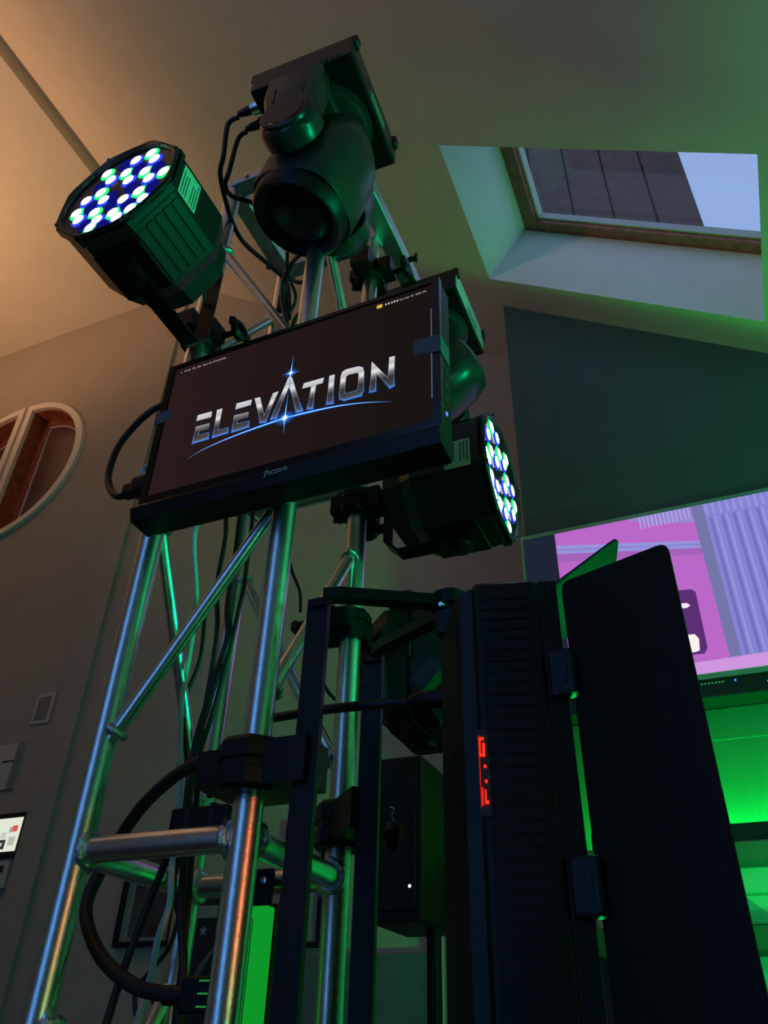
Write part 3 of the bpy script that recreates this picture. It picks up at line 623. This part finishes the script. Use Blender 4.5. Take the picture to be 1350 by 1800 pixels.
# desktop menu bar, scroll strip and brand on the chin
UI = em('menu_text', (.55, .50, .48), 1.0); UIO = em('orange_badge', (.75, .42, .06), 1.0)
RT = Matrix.Rotation(math.radians(90), 4, 'X')
def ui(txt, x, z, size, name='menu_text', m=None, parent=None, y=-.0005):
    return text_mesh(txt, size, m or UI, name, parent or scr, Matrix.Translation((x, y, z)) @ RT)
for x, wd in ((-.2225, 'o'), (-.215, 'Finder'), (-.199, 'File'), (-.189, 'Edit'), (-.178, 'View'), (-.166, 'Go'), (-.158, 'Window'), (-.141, 'Help')):
    ui(wd, x, .1195, .0052)
ui('Sun Apr 27  8:03 PM', .181, .1192, .0052)
MB().box(.1435, .1525, -.0008, 0, .1180, .1245).build('orange_badge', UIO, scr)
for i, x in enumerate((.1575, .1625, .1675, .1720, .1765)):
    MB().box(x, x + .0022, -.0008, 0, .1195, .1225 + .0006 * (i % 2)).build('menu_icon', UI, scr)
MB().box(.2312, .2328, -.0008, 0, -.092, .080).build('scroll_strip', em('scroll_grey', (.10, .12, .16), 1.0), scr)
ui('Jhcztrk', -.0120, -.1635, .0135, 'brand_lettering', mat('brand_grey_print', (.75, .80, .80), .5), mon, -.0168)
for p in TAPES:
    m = MB(); m.prism([(x, -.0055, z) for x, z in p], (0, .001, 0)); tp_ = m.build('tape', TAPE, mon)
    sx = 1 if p[0][0] > 0 else -1
    zz = [q[1] for q in p]; MB().box(min(sx * .2462, sx * .2472), max(sx * .2462, sx * .2472), -.0055, .03, min(zz), max(zz) - .003).build('tape_wrap', TAPE, tp_)
for i, z in enumerate((-.035, -.060, -.085)):
    MB().box(.2455, .2466, .012, .022, z - .006, z + .004).build('port', INK, mon)
MB().cyl((.2455, .015, -.112), (.2475, .015, -.112), .003, 10).build('power_light', em('power_blue', (.1, .2, 1.0), 1.5), mon)
pg = MB().box(-.285, -.246, .006, .034, -.105, -.075, .005, 2); pg.box(-.305, -.285, .011, .030, -.102, -.080, .004, 2)
pg.build('power_plug', BLK, mon)
MB().tube([(-.246, .02, -.068), (-.268, .02, -.066), (-.278, .02, -.052), (-.262, .024, -.040), (-.247, .03, -.036)], .0035, 8).build('plug_loop', GREYC, mon, True)

# ------------------------------------------------------------------ LED flood panel with barn doors, U bracket on the right truss face
fl = empty('flood_light', (-.19, .865, 1.18)); FO = Vector(fl.location)
tag(fl, 'big black LED flood panel with open barn doors beside the truss', 'stage light')
def fb(x0, x1, y0, y1, z0, z1, name, m, bev=0, parent=None, seg=2, smooth=False):
    return MB().box(x0 - FO.x, x1 - FO.x, y0 - FO.y, y1 - FO.y, z0 - FO.z, z1 - FO.z, bev, seg).build(name, m, parent or fl, smooth, 30)
body = fb(-.232, -.152, .787, .943, 1.18, 1.772, 'housing', BLK, .012, seg=3, smooth=True)
back = MB(); zt0, zt1 = 1.19, 1.765
def bk(x, e, c): return [(x, .787 + e, zt0 + c), (x, .943 - e, zt0 + c), (x, .943 - e, zt1 - c), (x, .787 + e, zt1 - c)]
back.rings([[Vector(p) - FO for p in bk(*q)] for q in ((-.230, .006, .0), (-.246, .010, .004), (-.262, .030, .030), (-.272, .045, .055))])
back.build('rear_housing', BLKM, fl)
for i in range(44):
    z = 1.195 + i * .0128
    fb(-.222, -.168, .7858, .7885, z, z + .0100, 'cooling_fin', BLK, 0, body)
for q in ((.790, .797, 1.186, 1.768), (.933, .940, 1.186, 1.768), (.797, .933, 1.186, 1.196), (.797, .933, 1.758, 1.768)):
    fb(-.154, -.1335, q[0], q[1], q[2], q[3], 'front_frame', BLKM, .001)
MB().box(-.1515 - FO.x, -.1500 - FO.x, .798 - FO.y, .932 - FO.y, 1.197 - FO.z, 1.757 - FO.z).build('led_face', em('green_led_face', (.01, .8, .12), 11.0), fl)
PHI = math.radians(14)
def yaw(o):
    p = Vector((-.152, .787, 0)) - FO; p.z = 0
    o.matrix_local = Matrix.Translation(p) @ Matrix.Rotation(PHI, 4, 'Z') @ Matrix.Translation(-p); return o
# red status display on the edge between side and back
dsp = fb(-.2315, -.2205, .7846, .7880, 1.505, 1.592, 'display', INK, .001)
RED = em('red_segments', (1.0, .020, .008), 1.9); REDD = em('red_segment_halo', (.55, .008, .004), 1.0)
for (x0, x1, z0, z1) in ((-.2300, -.2285, 1.563, 1.582), (-.2300, -.2250, 1.580, 1.583), (-.2268, -.2242, 1.566, 1.577), (-.2292, -.2242, 1.563, 1.566), (-.2262, -.2235, 1.5515, 1.5545), (-.2258, -.2231, 1.5365, 1.5395), (-.2292, -.2280, 1.515, 1.532), (-.2265, -.2250, 1.519, 1.530), (-.2265, -.2228, 1.516, 1.5195)):
    MB().box(x0 - FO.x, x1 - FO.x, .7830 - FO.y, .7838 - FO.y, z0 - FO.z, z1 - FO.z).build('display_segment', RED, dsp)
MB().box(-.2308 - FO.x, -.2296 - FO.x, .7832 - FO.y, .7838 - FO.y, 1.513 - FO.z, 1.585 - FO.z).build('display_segment', REDD, dsp)
for ch in list(fl.children): yaw(ch)
# barn doors
def rdoor(P, r=.012, th=.0025, name='barn_door'):
    P = [Vector(p) - FO for p in P]; out = []
    for i in range(4):
        a, b, c2 = P[i - 1], P[i], P[(i + 1) % 4]
        u = (a - b).normalized(); w = (c2 - b).normalized()
        for k in range(6):
            t_ = k / 5
            out.append((b + u * r) * (1 - t_) ** 2 + b * 2 * t_ * (1 - t_) + (b + w * r) * t_ ** 2)
    nn = (P[1] - P[0]).cross(P[3] - P[0]).normalized() * th
    m = MB(); m.prism(out, nn); return m.build(name, BLKM, fl)
d1 = rdoor([(-.129, .795, 1.764), (-.006, .750, 1.764), (-.006, .750, 1.16), (-.129, .795, 1.16)])
d2 = rdoor([(-.172, .946, 1.764), (-.172, .946, 1.16), (-.208, 1.065, 1.16), (-.208, 1.065, 1.764)])
d3 = rdoor([(-.142, .795, 1.762), (-.174, .935, 1.762), (-.102, .985, 1.800), (-.056, .776, 1.800)])
d4 = rdoor([(-.142, .795, 1.170), (-.056, .776, 1.135), (-.102, .985, 1.135), (-.174, .935, 1.170)])
for z in (1.650, 1.441):
    hg = fb(-.152, -.122, .780, .798, z - .026, z + .026, 'hinge', BLKM, .004)
    hp = fb(-.135, -.131, .778, .781, z - .012, z + .012, 'hinge_pin', BLKM, 0, hg)
for y in (.83, .90):
    yaw(fb(-.150, -.132, y - .012, y + .012, 1.756, 1.768, 'hinge', BLKM, .003))
# U bracket lying on its side: two uprights, arms meeting on the top pivot
def bar(p, q, w, h, name, parent, O, up=Vector((0, 0, 1))):
    p = Vector(p) - O; q = Vector(q) - O; d = (q - p).normalized(); u = d.cross(up).normalized() * w / 2; v = u.cross(d).normalized() * h / 2
    m = MB(); m.rings([[p + u + v, p - u + v, p - u - v, p + u - v], [q + u + v, q - u + v, q - u - v, q + u - v]]); return m.build(name, BLKM, parent)
PX = -.436
for y in (.780, .955):
    br = MB(); br.box(PX - .015 - FO.x, PX + .015 - FO.x, y - .004 - FO.y, y + .004 - FO.y, 1.14 - FO.z, 1.795 - FO.z); br.build('bracket_upright', BLKM, fl)
    pth = [Vector((PX, y, 1.780)), Vector((PX + .004, y, 1.798)), Vector((PX + .022, y + (.867 - y) * .12, 1.802)), Vector((-.288, .867 + (y - .867) * .12, 1.800))]
    m = MB(); R_ = []
    for i, p in enumerate(pth):
        p = p - FO; k = Vector((0, 0, 1)) if i else Vector((1, 0, 0))
        d = Vector((1, (.867 - y) / .15, 0)).normalized() if i else Vector((0, 0, 1)); u = d.cross(k).normalized() * .010; v = Vector((0, 0, .0075)) if i else Vector((.012, 0, 0))
        R_.append([p + u + v, p - u + v, p - u - v, p + u - v])
    m.rings(R_); m.build('bracket_arm', BLKM, fl)
    bar((PX + .01, y, 1.14), (-.288, .867, 1.14), .016, .012, 'bracket_arm', fl, FO)
for z in (1.20,):
    fb(PX - .012, PX + .006, .784, .951, z - .018, z + .018, 'bracket_rung', BLKM, .002)
MB().lathe(Vector((-.288, .867, 1.772)) - FO, (0, 0, 1), [(0, .020), (.022, .020), (.024, .026), (.042, .026), (.046, .020)], 18).build('pivot_knob', BLK, fl, True, 30)
MB().lathe(Vector((-.292, .848, 1.7915)) - FO, (0, -1, 0), [(0, .0045), (.006, .0045), (.008, .003)], 10).build('pivot_screw', STEEL, fl, True)
MB().box(-.302 - FO.x, -.236 - FO.x, .846 - FO.y, .888 - FO.y, 1.75 - FO.z, 1.79 - FO.z, .004, 1).build('pivot_lug', BLKM, fl)
bpy.context.view_layer.update()
clamp_on(fl, 'B', 1.586, (1, 0, 0), .085, False, .062, .046)
clamp_on(fl, 'C', 1.578, (1, -1, 0), .108, True, .062, .036)
MB().lathe(Vector((-.330, .85, 1.668)) - FO, (1, 0, 0), [(-.01, .006), (0, .011), (.03, .011), (.031, .014), (.05, .014)], 14).build('power_plug', BLK, fl, True, 30)

# spare clamp on the right rear pole under the rail
ck = empty('truss_clamp', (BX, RY, 2.80)); tag(ck, 'black pipe clamp gripping the right rear pole just above the monitor', 'clamp')
bpy.context.view_layer.update()
clamp_on(ck, 'C', 2.80, (0, -1, 0), .062, True, .06, .036, 'clamp_body')
clamp_on(ck, 'C', 2.80, (1, 0, 0), .058, False, .05, .033, 'clamp_body')

# ------------------------------------------------------------------ LED batten hanging inside the truss
lb = empty('led_batten', (-.610, 1.0, .70)); tag(lb, 'slim glowing green LED batten hanging inside the truss', 'light bar')
LBO = Vector(lb.location)
GB = em('green_batten_glow', (.004, .30, .022), 1.0)
MB().box(-.017, .017, -.008, .010, 0, .775, .002, 1).build('diffuser', GB, lb)
MB().box(-.0060, -.0050, -.0088, -.0080, .01, .760).build('centre_seam', INK, lb)
MB().box(-.018, .018, .010, .022, -.004, .780, .002, 1).build('back_rail', BLKM, lb)
MB().box(-.020, .016, -.004, .004, .770, .822, .002, 1).build('hanger_plate', BLKM, lb)
for x, z in ((-.012, .812), (.004, .806)):
    MB().lathe((x, -.004, z), (0, -1, 0), [(0, .005), (.003, .005), (.004, .003)], 8).build('hanger_bolt', STEEL, lb, True)

# ------------------------------------------------------------------ cables
CABS = [('white', .0045, GREYC, 'pale grey cable running down inside the truss'), ('b1', .0042, RUB, 'thick straight black cable hanging next to the pale grey cable'),
 ('b2', .0058, RUB, 'heavy black cable wandering down the middle of the truss'), ('b3', .0040, RUB, 'black cable coming off the back truss pole and dropping past the ring'),
 ('b4', .0034, RUB, 'short kinked black cable in front of the pale grey cable'), ('b5', .0050, RUB, 'black cable slanting out to the lower left below the ring tube'),
 ('b6', .0032, RUB, 'thin black cable curling under the slanting cable at lower left'), ('thick', .0085, RUB, 'fattest black cable looping out left around the lower ring tube'),
 ('mon', .0062, RUB, 'black power cord looping out from the left side of the monitor'), ('par1', .0032, RUB, 'thin black cord hanging from the left par light clamp behind the monitor'),
 ('mh1', .0052, RUB, 'long black signal cable arching from the top moving head down the truss'), ('mh2', .0050, RUB, 'shorter black cable curving from the top moving head to the truss top'),
 ('mh3', .0052, RUB, 'black cable dropping below the moving head lens to the monitor top'), ('mh4', .0036, RUB, 'thin black cable hanging straight under the moving head'),
 ('mh5', .0046, RUB, 'black cable looping behind the poles above the monitor'), ('pw', .0062, RUB, 'black power cable running level from the truss to the flood panel'),
 ('thin', .0030, RUB, 'thin black cord behind the truss below the monitor'), ('thin2', .0030, RUB, 'short black cord stub behind the right truss pole')]
for k, r, m, lab in CABS:
    o = MB().tube(CAB[k], r, 10, 7).build('cable', m, None, True); tag(o, lab, 'cable', 'cables on the truss')
ad = empty('power_adapter', (-.655, .905, 1.552)); tag(ad, 'small black power block strapped to the cables above the ring tube', 'adapter')
MB().box(-.045, .045, -.014, .014, 0, .030, .004, 2).build('block', BLK, ad)
MB().box(-.020, -.012, -.0155, .0155, -.002, .032).build('cable_tie', RUB, ad); MB().box(.018, .026, -.0155, .0155, -.002, .032).build('cable_tie', RUB, ad)
cn = empty('cable_connector', (-.578, .84, 1.350)); tag(cn, 'black cable connector with green edge lines at the end of the fattest cable', 'connector')
MB().box(-.020, .020, -.012, .012, -.006, .030, .003, 1).build('shell', BLK, cn)
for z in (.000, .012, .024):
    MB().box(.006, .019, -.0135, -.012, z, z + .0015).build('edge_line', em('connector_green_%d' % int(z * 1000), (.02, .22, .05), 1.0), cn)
MB().cyl((-.045, 0, .012), (-.018, 0, .012), .010, 14).build('strain_relief', RUB, cn, True)
cl = empty('cable_hook', (-.672, .93, 2.66)); tag(cl, 'small black cable hook with bright screws hanging above the monitor', 'hook')
MB().box(-.012, .012, -.008, .008, -.03, .02, .003, 1).build('hook_body', BLK, cl); MB().cyl((0, 0, .02), (0, 0, .055), .005, 10).build('hook_bolt', STEEL, cl, True)

# ------------------------------------------------------------------ television, sound bar, mantel on the accent wall
YT = 2.17; TX0, TX1, TZ0, TZ1 = -.467, .60, 2.188, 2.763
tvr = empty('television', ((TX0 + TX1) / 2, YA, (TZ0 + TZ1) / 2)); tag(tvr, 'flat television with a pink and lavender picture on the dark wall', 'television')
VO = Vector(tvr.location)
def tvb(x0, x1, y0, y1, z0, z1, name, m, parent=None, bev=0): return MB().box(x0 - VO.x, x1 - VO.x, y0 - VO.y, y1 - VO.y, z0 - VO.z, z1 - VO.z, bev, 1).build(name, m, parent or tvr)
tvb(TX0 + .1, TX1 - .1, YT + .03, YA, TZ0 + .1, TZ1 - .1, 'wall_mount', BLKM)
tvb(TX0, TX1, YT + .002, YT + .032, TZ0, TZ1, 'case', GREYP, None, .002)
TB = mat('tv_frame_grey', (.30, .38, .38), .4)
for nm, q in (('l', (TX0, TX0 + .008, TZ0, TZ1)), ('r', (TX1 - .008, TX1, TZ0, TZ1)), ('t', (TX0 + .008, TX1 - .008, TZ1 - .012, TZ1)), ('b', (TX0 + .008, TX1 - .008, TZ0, TZ0 + .016))):
    tvb(q[0], q[1], YT - .004, YT + .004, q[2], q[3], 'frame_bar', TB)
def srgb(r, g, b): return tuple((c / 255 / 12.92) if c / 255 <= .04045 else ((c / 255 + .055) / 1.055) ** 2.4 for c in (r, g, b))
pic = tvb(TX0 + .008, TX1 - .008, YT, YT + .003, TZ0 + .016, TZ1 - .012, 'picture', em('tv_pink_wall', srgb(186, 104, 200), 1.0))
tz0, tz1 = TZ0 + .016, TZ1 - .012
def tvp(poly, col, y, name, m=None):
    mm = MB(); mm.poly([(x - VO.x, y - VO.y, z - VO.z) for x, z in poly]); return mm.build(name, m or em('tv_' + name, srgb(*col), 1.0), pic)
LAV = srgb(142, 138, 214)
tvp([(TX0 + .008, tz0), (-.353, tz0), (-.353, tz1), (TX0 + .008, tz1)], (30, 36, 54), YT - .0004, 'dark_side_strip')
tvp([(-.351, 2.7056), (.0894, 2.6228), (.0843, 2.5977), (-.351, 2.6731)], (150, 146, 220), YT - .0004, 'rail_band')
tvp([(-.351, 2.690), (.0894, 2.611), (.0890, 2.6085), (-.351, 2.687)], (118, 112, 186), YT - .0006, 'rail_line')
tvp([(-.351, 2.6731), (.0843, 2.5977), (.084, 2.575), (-.351, 2.642)], (165, 98, 186), YT - .0004, 'rail_shadow')
tvp([(-.12, tz1), (.076, tz1), (.0777, 2.693), (-.05, 2.716)], (150, 134, 206), YT - .0004, 'ribbed_strip')
for i in range(13):
    x = -.085 + i * .0122; tvp([(x, tz1), (x + .005, tz1), (x + .005, 2.706), (x, 2.706)], (176, 160, 224), YT - .0006, 'ribbed_line', bpy.data.materials.get('tv_ribbed_line') or em('tv_ribbed_line', srgb(176, 160, 224), 1.0))
tvp([(.074, tz1), (.108, tz1), (.108, 2.240), (.0785, 2.240)], (116, 118, 170), YT - .0006, 'grey_pillar')
tvp([(.106, tz1), (TX1 - .008, tz1), (TX1 - .008, 2.245), (.107, 2.241)], (134, 132, 208), YT - .0005, 'curtain')
for i in range(15):
    x = .118 + i * .033
    tvp([(x, 2.70), (x + .009, 2.70), (x + .010, 2.246), (x + .001, 2.246)], (118, 114, 192), YT - .0007, 'curtain_fold', bpy.data.materials.get('tv_curtain_fold') or em('tv_curtain_fold', srgb(116, 112, 190), 1.0))
    tvp([(x + .014, 2.70), (x + .020, 2.70), (x + .021, 2.246), (x + .015, 2.246)], (150, 148, 222), YT - .0007, 'curtain_ridge', bpy.data.materials.get('tv_curtain_ridge') or em('tv_curtain_ridge', srgb(150, 148, 222), 1.0))
for i in range(24):
    x = .112 + i * .020; tvp([(x, tz1), (x + .007, tz1), (x + .007, 2.708), (x, 2.708)], (150, 150, 222), YT - .0008, 'curtain_ridge', bpy.data.materials['tv_curtain_ridge'])
tvp([(-.09, 2.478), (.0222, 2.4673), (.0309, 2.4556), (.0277, 2.2795), (.0166, 2.2633), (-.09, 2.268)], (92, 46, 116), YT - .0006, 'purple_widget')
tvp([(-.05, 2.4300), (.0004, 2.4255), (.0085, 2.4161), (-.0025, 2.4098), (-.05, 2.414)], (250, 232, 250), YT - .0008, 'white_button')
tvp([(-.05, 2.329), (.0026, 2.3253), (.0112, 2.3096), (.0062, 2.2745), (-.0053, 2.2717), (-.05, 2.271)], (252, 240, 240), YT - .0008, 'white_tile')
tvp([(-.353, 2.236), (TX1 - .008, 2.249), (TX1 - .008, tz0), (-.353, tz0)], (205, 150, 222), YT - .0007, 'pale_floor')
sb = empty('sound_bar', (.066, YA, 2.125)); tag(sb, 'glossy black sound bar mounted right under the television', 'speaker')
MB().box(-.45, .50, -.085, -.012, 0, .052, .006, 2).build('bar', BLKG, sb); MB().box(-.2, .2, -.012, 0, .01, .04).build('wall_bracket', BLKM, sb)
MB().cyl((.010, -.0845, .042), (.010, -.0870, .042), .0026, 10).build('status_light', em('blue_status', (.05, .12, 1.0), 3.0), sb)
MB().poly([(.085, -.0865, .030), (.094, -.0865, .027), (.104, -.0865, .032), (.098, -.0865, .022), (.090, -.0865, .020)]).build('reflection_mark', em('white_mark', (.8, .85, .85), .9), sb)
for i in range(9):
    MB().box(-.095 + i * .009, -.090 + i * .009, -.0862, -.0850, .040, .044).build('small_print', WHITE_PL, sb)
MB().box(-.099, -.093, -.0865, -.0850, .008, .026).build('green_reflection', em('green_reflection', (.02, .6, .14), .6), sb)  # green reflection on the bar, put in as a glowing patch
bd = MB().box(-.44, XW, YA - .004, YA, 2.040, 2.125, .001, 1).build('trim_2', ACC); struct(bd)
mt = empty('mantel_shelf', (.9, YA, 1.50)); tag(mt, 'stepped mantel shelf catching green light below the television', 'shelf')
PAINTW = mat('pale_mantel_paint', (.55, .58, .55), .5, 0, .05, 20)
MB().box(-1.30, 1.45, -.16, 0, .205, .253, .004, 1).build('top_board', mat('dark_mantel_board', (.10, .12, .10), .5), mt)
MB().box(-1.28, 1.45, -.12, 0, .150, .205, .004, 1).build('moulding', PAINTW, mt)
MB().box(-1.26, 1.45, -.10, 0, .085, .150, .004, 1).build('frieze', PAINTW, mt)
for i in range(20):
    x = -1.24 + i * .135
    MB().prism([(x, -.104, .092), (x + .055, -.104, .145), (x + .11, -.104, .092)], (0, .006, 0)).build('frieze_triangle', mat('teal_triangle_%d' % i, (.10, .30, .30), .4) if i == 0 else bpy.data.materials['teal_triangle_0'], mt)
MB().box(-1.26, 1.45, -.14, 0, .030, .085, .004, 1).build('lower_board', mat('dark_lower_board', (.05, .07, .05), .5), mt)
MB().box(-1.20, 1.45, -.09, 0, -1.5, .030, .004, 1).build('surround', mat('teal_surround_tile', (.10, .26, .25), .35, 0, .4, 22), mt)

ls = empty('added_light_strip', (.75, 2.16, 1.753)); tag(ls, 'added green light strip hidden on the mantel top to light the wall', 'light strip')  # unseen strip added to brighten the wall below the television
MB().box(-1.1, .12, -.012, .012, 0, .010, .002, 1).build('channel', BLKM, ls)
MB().box(-1.1, .12, -.018, -.012, 0, .055, .001, 1).build('light_shield', BLKM, ls)  # added lip blocking the strip's light towards the room
MB().box(-1.09, .11, -.009, .009, .010, .015).build('glow_line', em('green_strip_glow', (.0, 1.0, .07), 130.0), ls)

# ------------------------------------------------------------------ things on the gable wall
def plate(name, x0, x1, z0, z1, label, cat, m, d=.008):
    o = empty(name, ((x0 + x1) / 2, YG, (z0 + z1) / 2)); tag(o, label, cat)
    MB().box(-(x1 - x0) / 2, (x1 - x0) / 2, -d, 0, -(z1 - z0) / 2, (z1 - z0) / 2, .002, 1).build('plate', m, o); return o
o = plate('wall_switch', -2.935, -2.822, 2.568, 2.718, 'pale framed wall switch plate beside the corner pilaster', 'switch', WHITE_PL)
MB().box(-.036, .036, -.011, -.008, -.056, .056, .001, 1).build('rocker', GREYP, o)
o = plate('wall_sheet', -3.30, -2.925, 2.275, 2.487, 'pale notice board cut by the left picture edge', 'notice', WHITE_PL)
MB().box(.08, .165, -.0095, -.008, .02, .028).build('dark_line', INK, o); MB().box(.150, .187, -.010, -.008, -.105, .105).build('side_strip', GREYP, o)
o = plate('digital_photo_frame', -3.10, -2.782, 1.985, 2.165, 'bright digital photo frame at the left picture edge', 'photo frame', BLKG, .02)
MB().box(-.150, .150, -.022, -.020, -.068, .068).build('screen', em('photo_frame_white', (.75, .80, .66), 1.0), o)
for (x0, x1, z0, z1, c) in ((-.02, .03, -.06, -.01, (.75, .45, .08)), (.045, .085, -.058, -.020, (.03, .03, .035)), (.05, .08, -.015, .01, (.55, .62, .55)), (.105, .135, .01, .035, (.7, .10, .10)), (.09, .105, .008, .03, (.35, .40, .42)), (.10, .135, -.045, -.01, (.45, .50, .45)), (.058, .070, -.046, -.032, (.8, .8, .8))):
    MB().box(x0, x1, -.0228, -.022, z0, z1).build('photo_patch', em('photo_patch_%d%d' % (int(x0 * 1000), int(z0 * 1000)), c, 1.0), o)
o = plate('thermostat', -2.95, -2.800, 1.865, 1.970, 'grey thermostat box under the digital photo frame', 'thermostat', WHITE_PL, .02)
MB().box(-.055, .050, -.022, -.020, .008, .034).build('display', INK, o); MB().box(.035, .055, -.0225, -.020, -.040, -.034).build('button', INK, o)
def picture(x0, x1, z0, z1, label, name='picture_frame', art=None):
    o = empty(name, ((x0 + x1) / 2, YG, (z0 + z1) / 2)); tag(o, label, 'picture'); w, h = (x1 - x0) / 2, (z1 - z0) / 2
    f = .018
    for a in ((-w, w, -h, -h + f), (-w, w, h - f, h), (-w, -w + f, -h + f, h - f), (w - f, w, -h + f, h - f)):
        MB().box(a[0], a[1], -.025, 0, a[2], a[3], .002, 1).build('frame_bar', BLKM, o)
    MB().box(-w + f, w - f, -.010, -.004, -h + f, h - f).build('mat_board', mat(name + '_mat_%d' % int(x0 * 100), (.26, .28, .24), .7), o)
    m = .055
    MB().box(-w + m, w - m, -.012, -.010, -h + m * .6, h - m * .6).build('print', art or mat(name + '_art_%d' % int(x0 * 100), (.06, .045, .045), .6, 0, .8, 7), o)
    return o
picture(-2.185, -1.93, 1.640, 2.02, 'dark framed picture with pale mat seen through the lower truss')
picture(-1.50, -1.335, 1.622, 2.02, 'narrow framed picture seen between the right truss poles', 'picture_frame')
po = empty('star_banner', (-1.80, YG, 1.60)); tag(po, 'dark banner with a pale star and stripes behind the batten', 'banner')
MB().box(-.075, .075, -.008, 0, -.30, .19, .001, 1).build('cloth', mat('dark_navy_cloth', (.012, .014, .022), .8), po)
MB().box(-.065, .045, -.011, -.008, .125, .165).build('pale_tab', mat('pale_tab', (.25, .27, .25), .7), po)
st = [(.018 * (1 if i % 2 == 0 else .42) * math.cos(math.radians(90 + 36 * i)), -.0095, .085 + .018 * (1 if i % 2 == 0 else .42) * math.sin(math.radians(90 + 36 * i))) for i in range(10)]
MB().prism([(x - .005, y, z) for x, y, z in st], (0, .0015, 0)).build('star', mat('pale_star', (.30, .32, .32), .7), po)
for i in range(3):
    MB().tube([(.05, -.009, .03), (.02 - i * .008, -.009, -.02), (-.002 - i * .010, -.009, -.08), (.015 - i * .006, -.009, -.13), (.035, -.009, -.15)], .003, 6).build('stripe', mat('pale_stripe_%d' % i, (.16, .17, .17), .7), po)
# speaker on a pole, pale post and shelf behind the flood light
sp = empty('loudspeaker', (-.708, 1.70, 1.555)); tag(sp, 'black loudspeaker cabinet with one white light behind the truss', 'speaker')
MB().box(-.060, .062, 0, .22, 0, .350, .006, 2).build('cabinet', BLK, sp)
MB().box(-.050, .052, -.005, 0, .02, .335, .003, 1).build('grille', BLKM, sp)
MB().lathe((.037, -.005, .068), (0, -1, 0), [(0, .0032), (.002, .0024)], 12).build('power_light', em('white_power_light', (1, 1, .95), 4.0), sp)
MB().tube([(-.012, -.006, .235), (.0, -.008, .228), (-.006, -.008, .215), (.004, -.008, .195), (-.004, -.006, .185)], .0012, 6).build('logo_wire', STEEL, sp, True)
pp = empty('speaker_stand', (-.655, 1.80, 0)); tag(pp, 'black pole stand under the loudspeaker', 'stand')
MB().cyl((0, 0, .02), (0, 0, 1.555), .016, 16).build('pole', BLKM, pp, True)
MB().lathe((0, 0, 0), (0, 0, 1), [(0, .18), (.012, .18), (.02, .03)], 24).build('foot_plate', BLKM, pp)
do = MB().box(-1.60, -.93, YG - .03, YG, 0, 1.60, .003, 1).build('door_1', mat('dim_grey_door', (.12, .13, .15), .6)); struct(do)
struct(MB().box(-.93, -.895, YG - .05, YG, 0, 1.76, .003, 1).build('trim_3', TRIM))
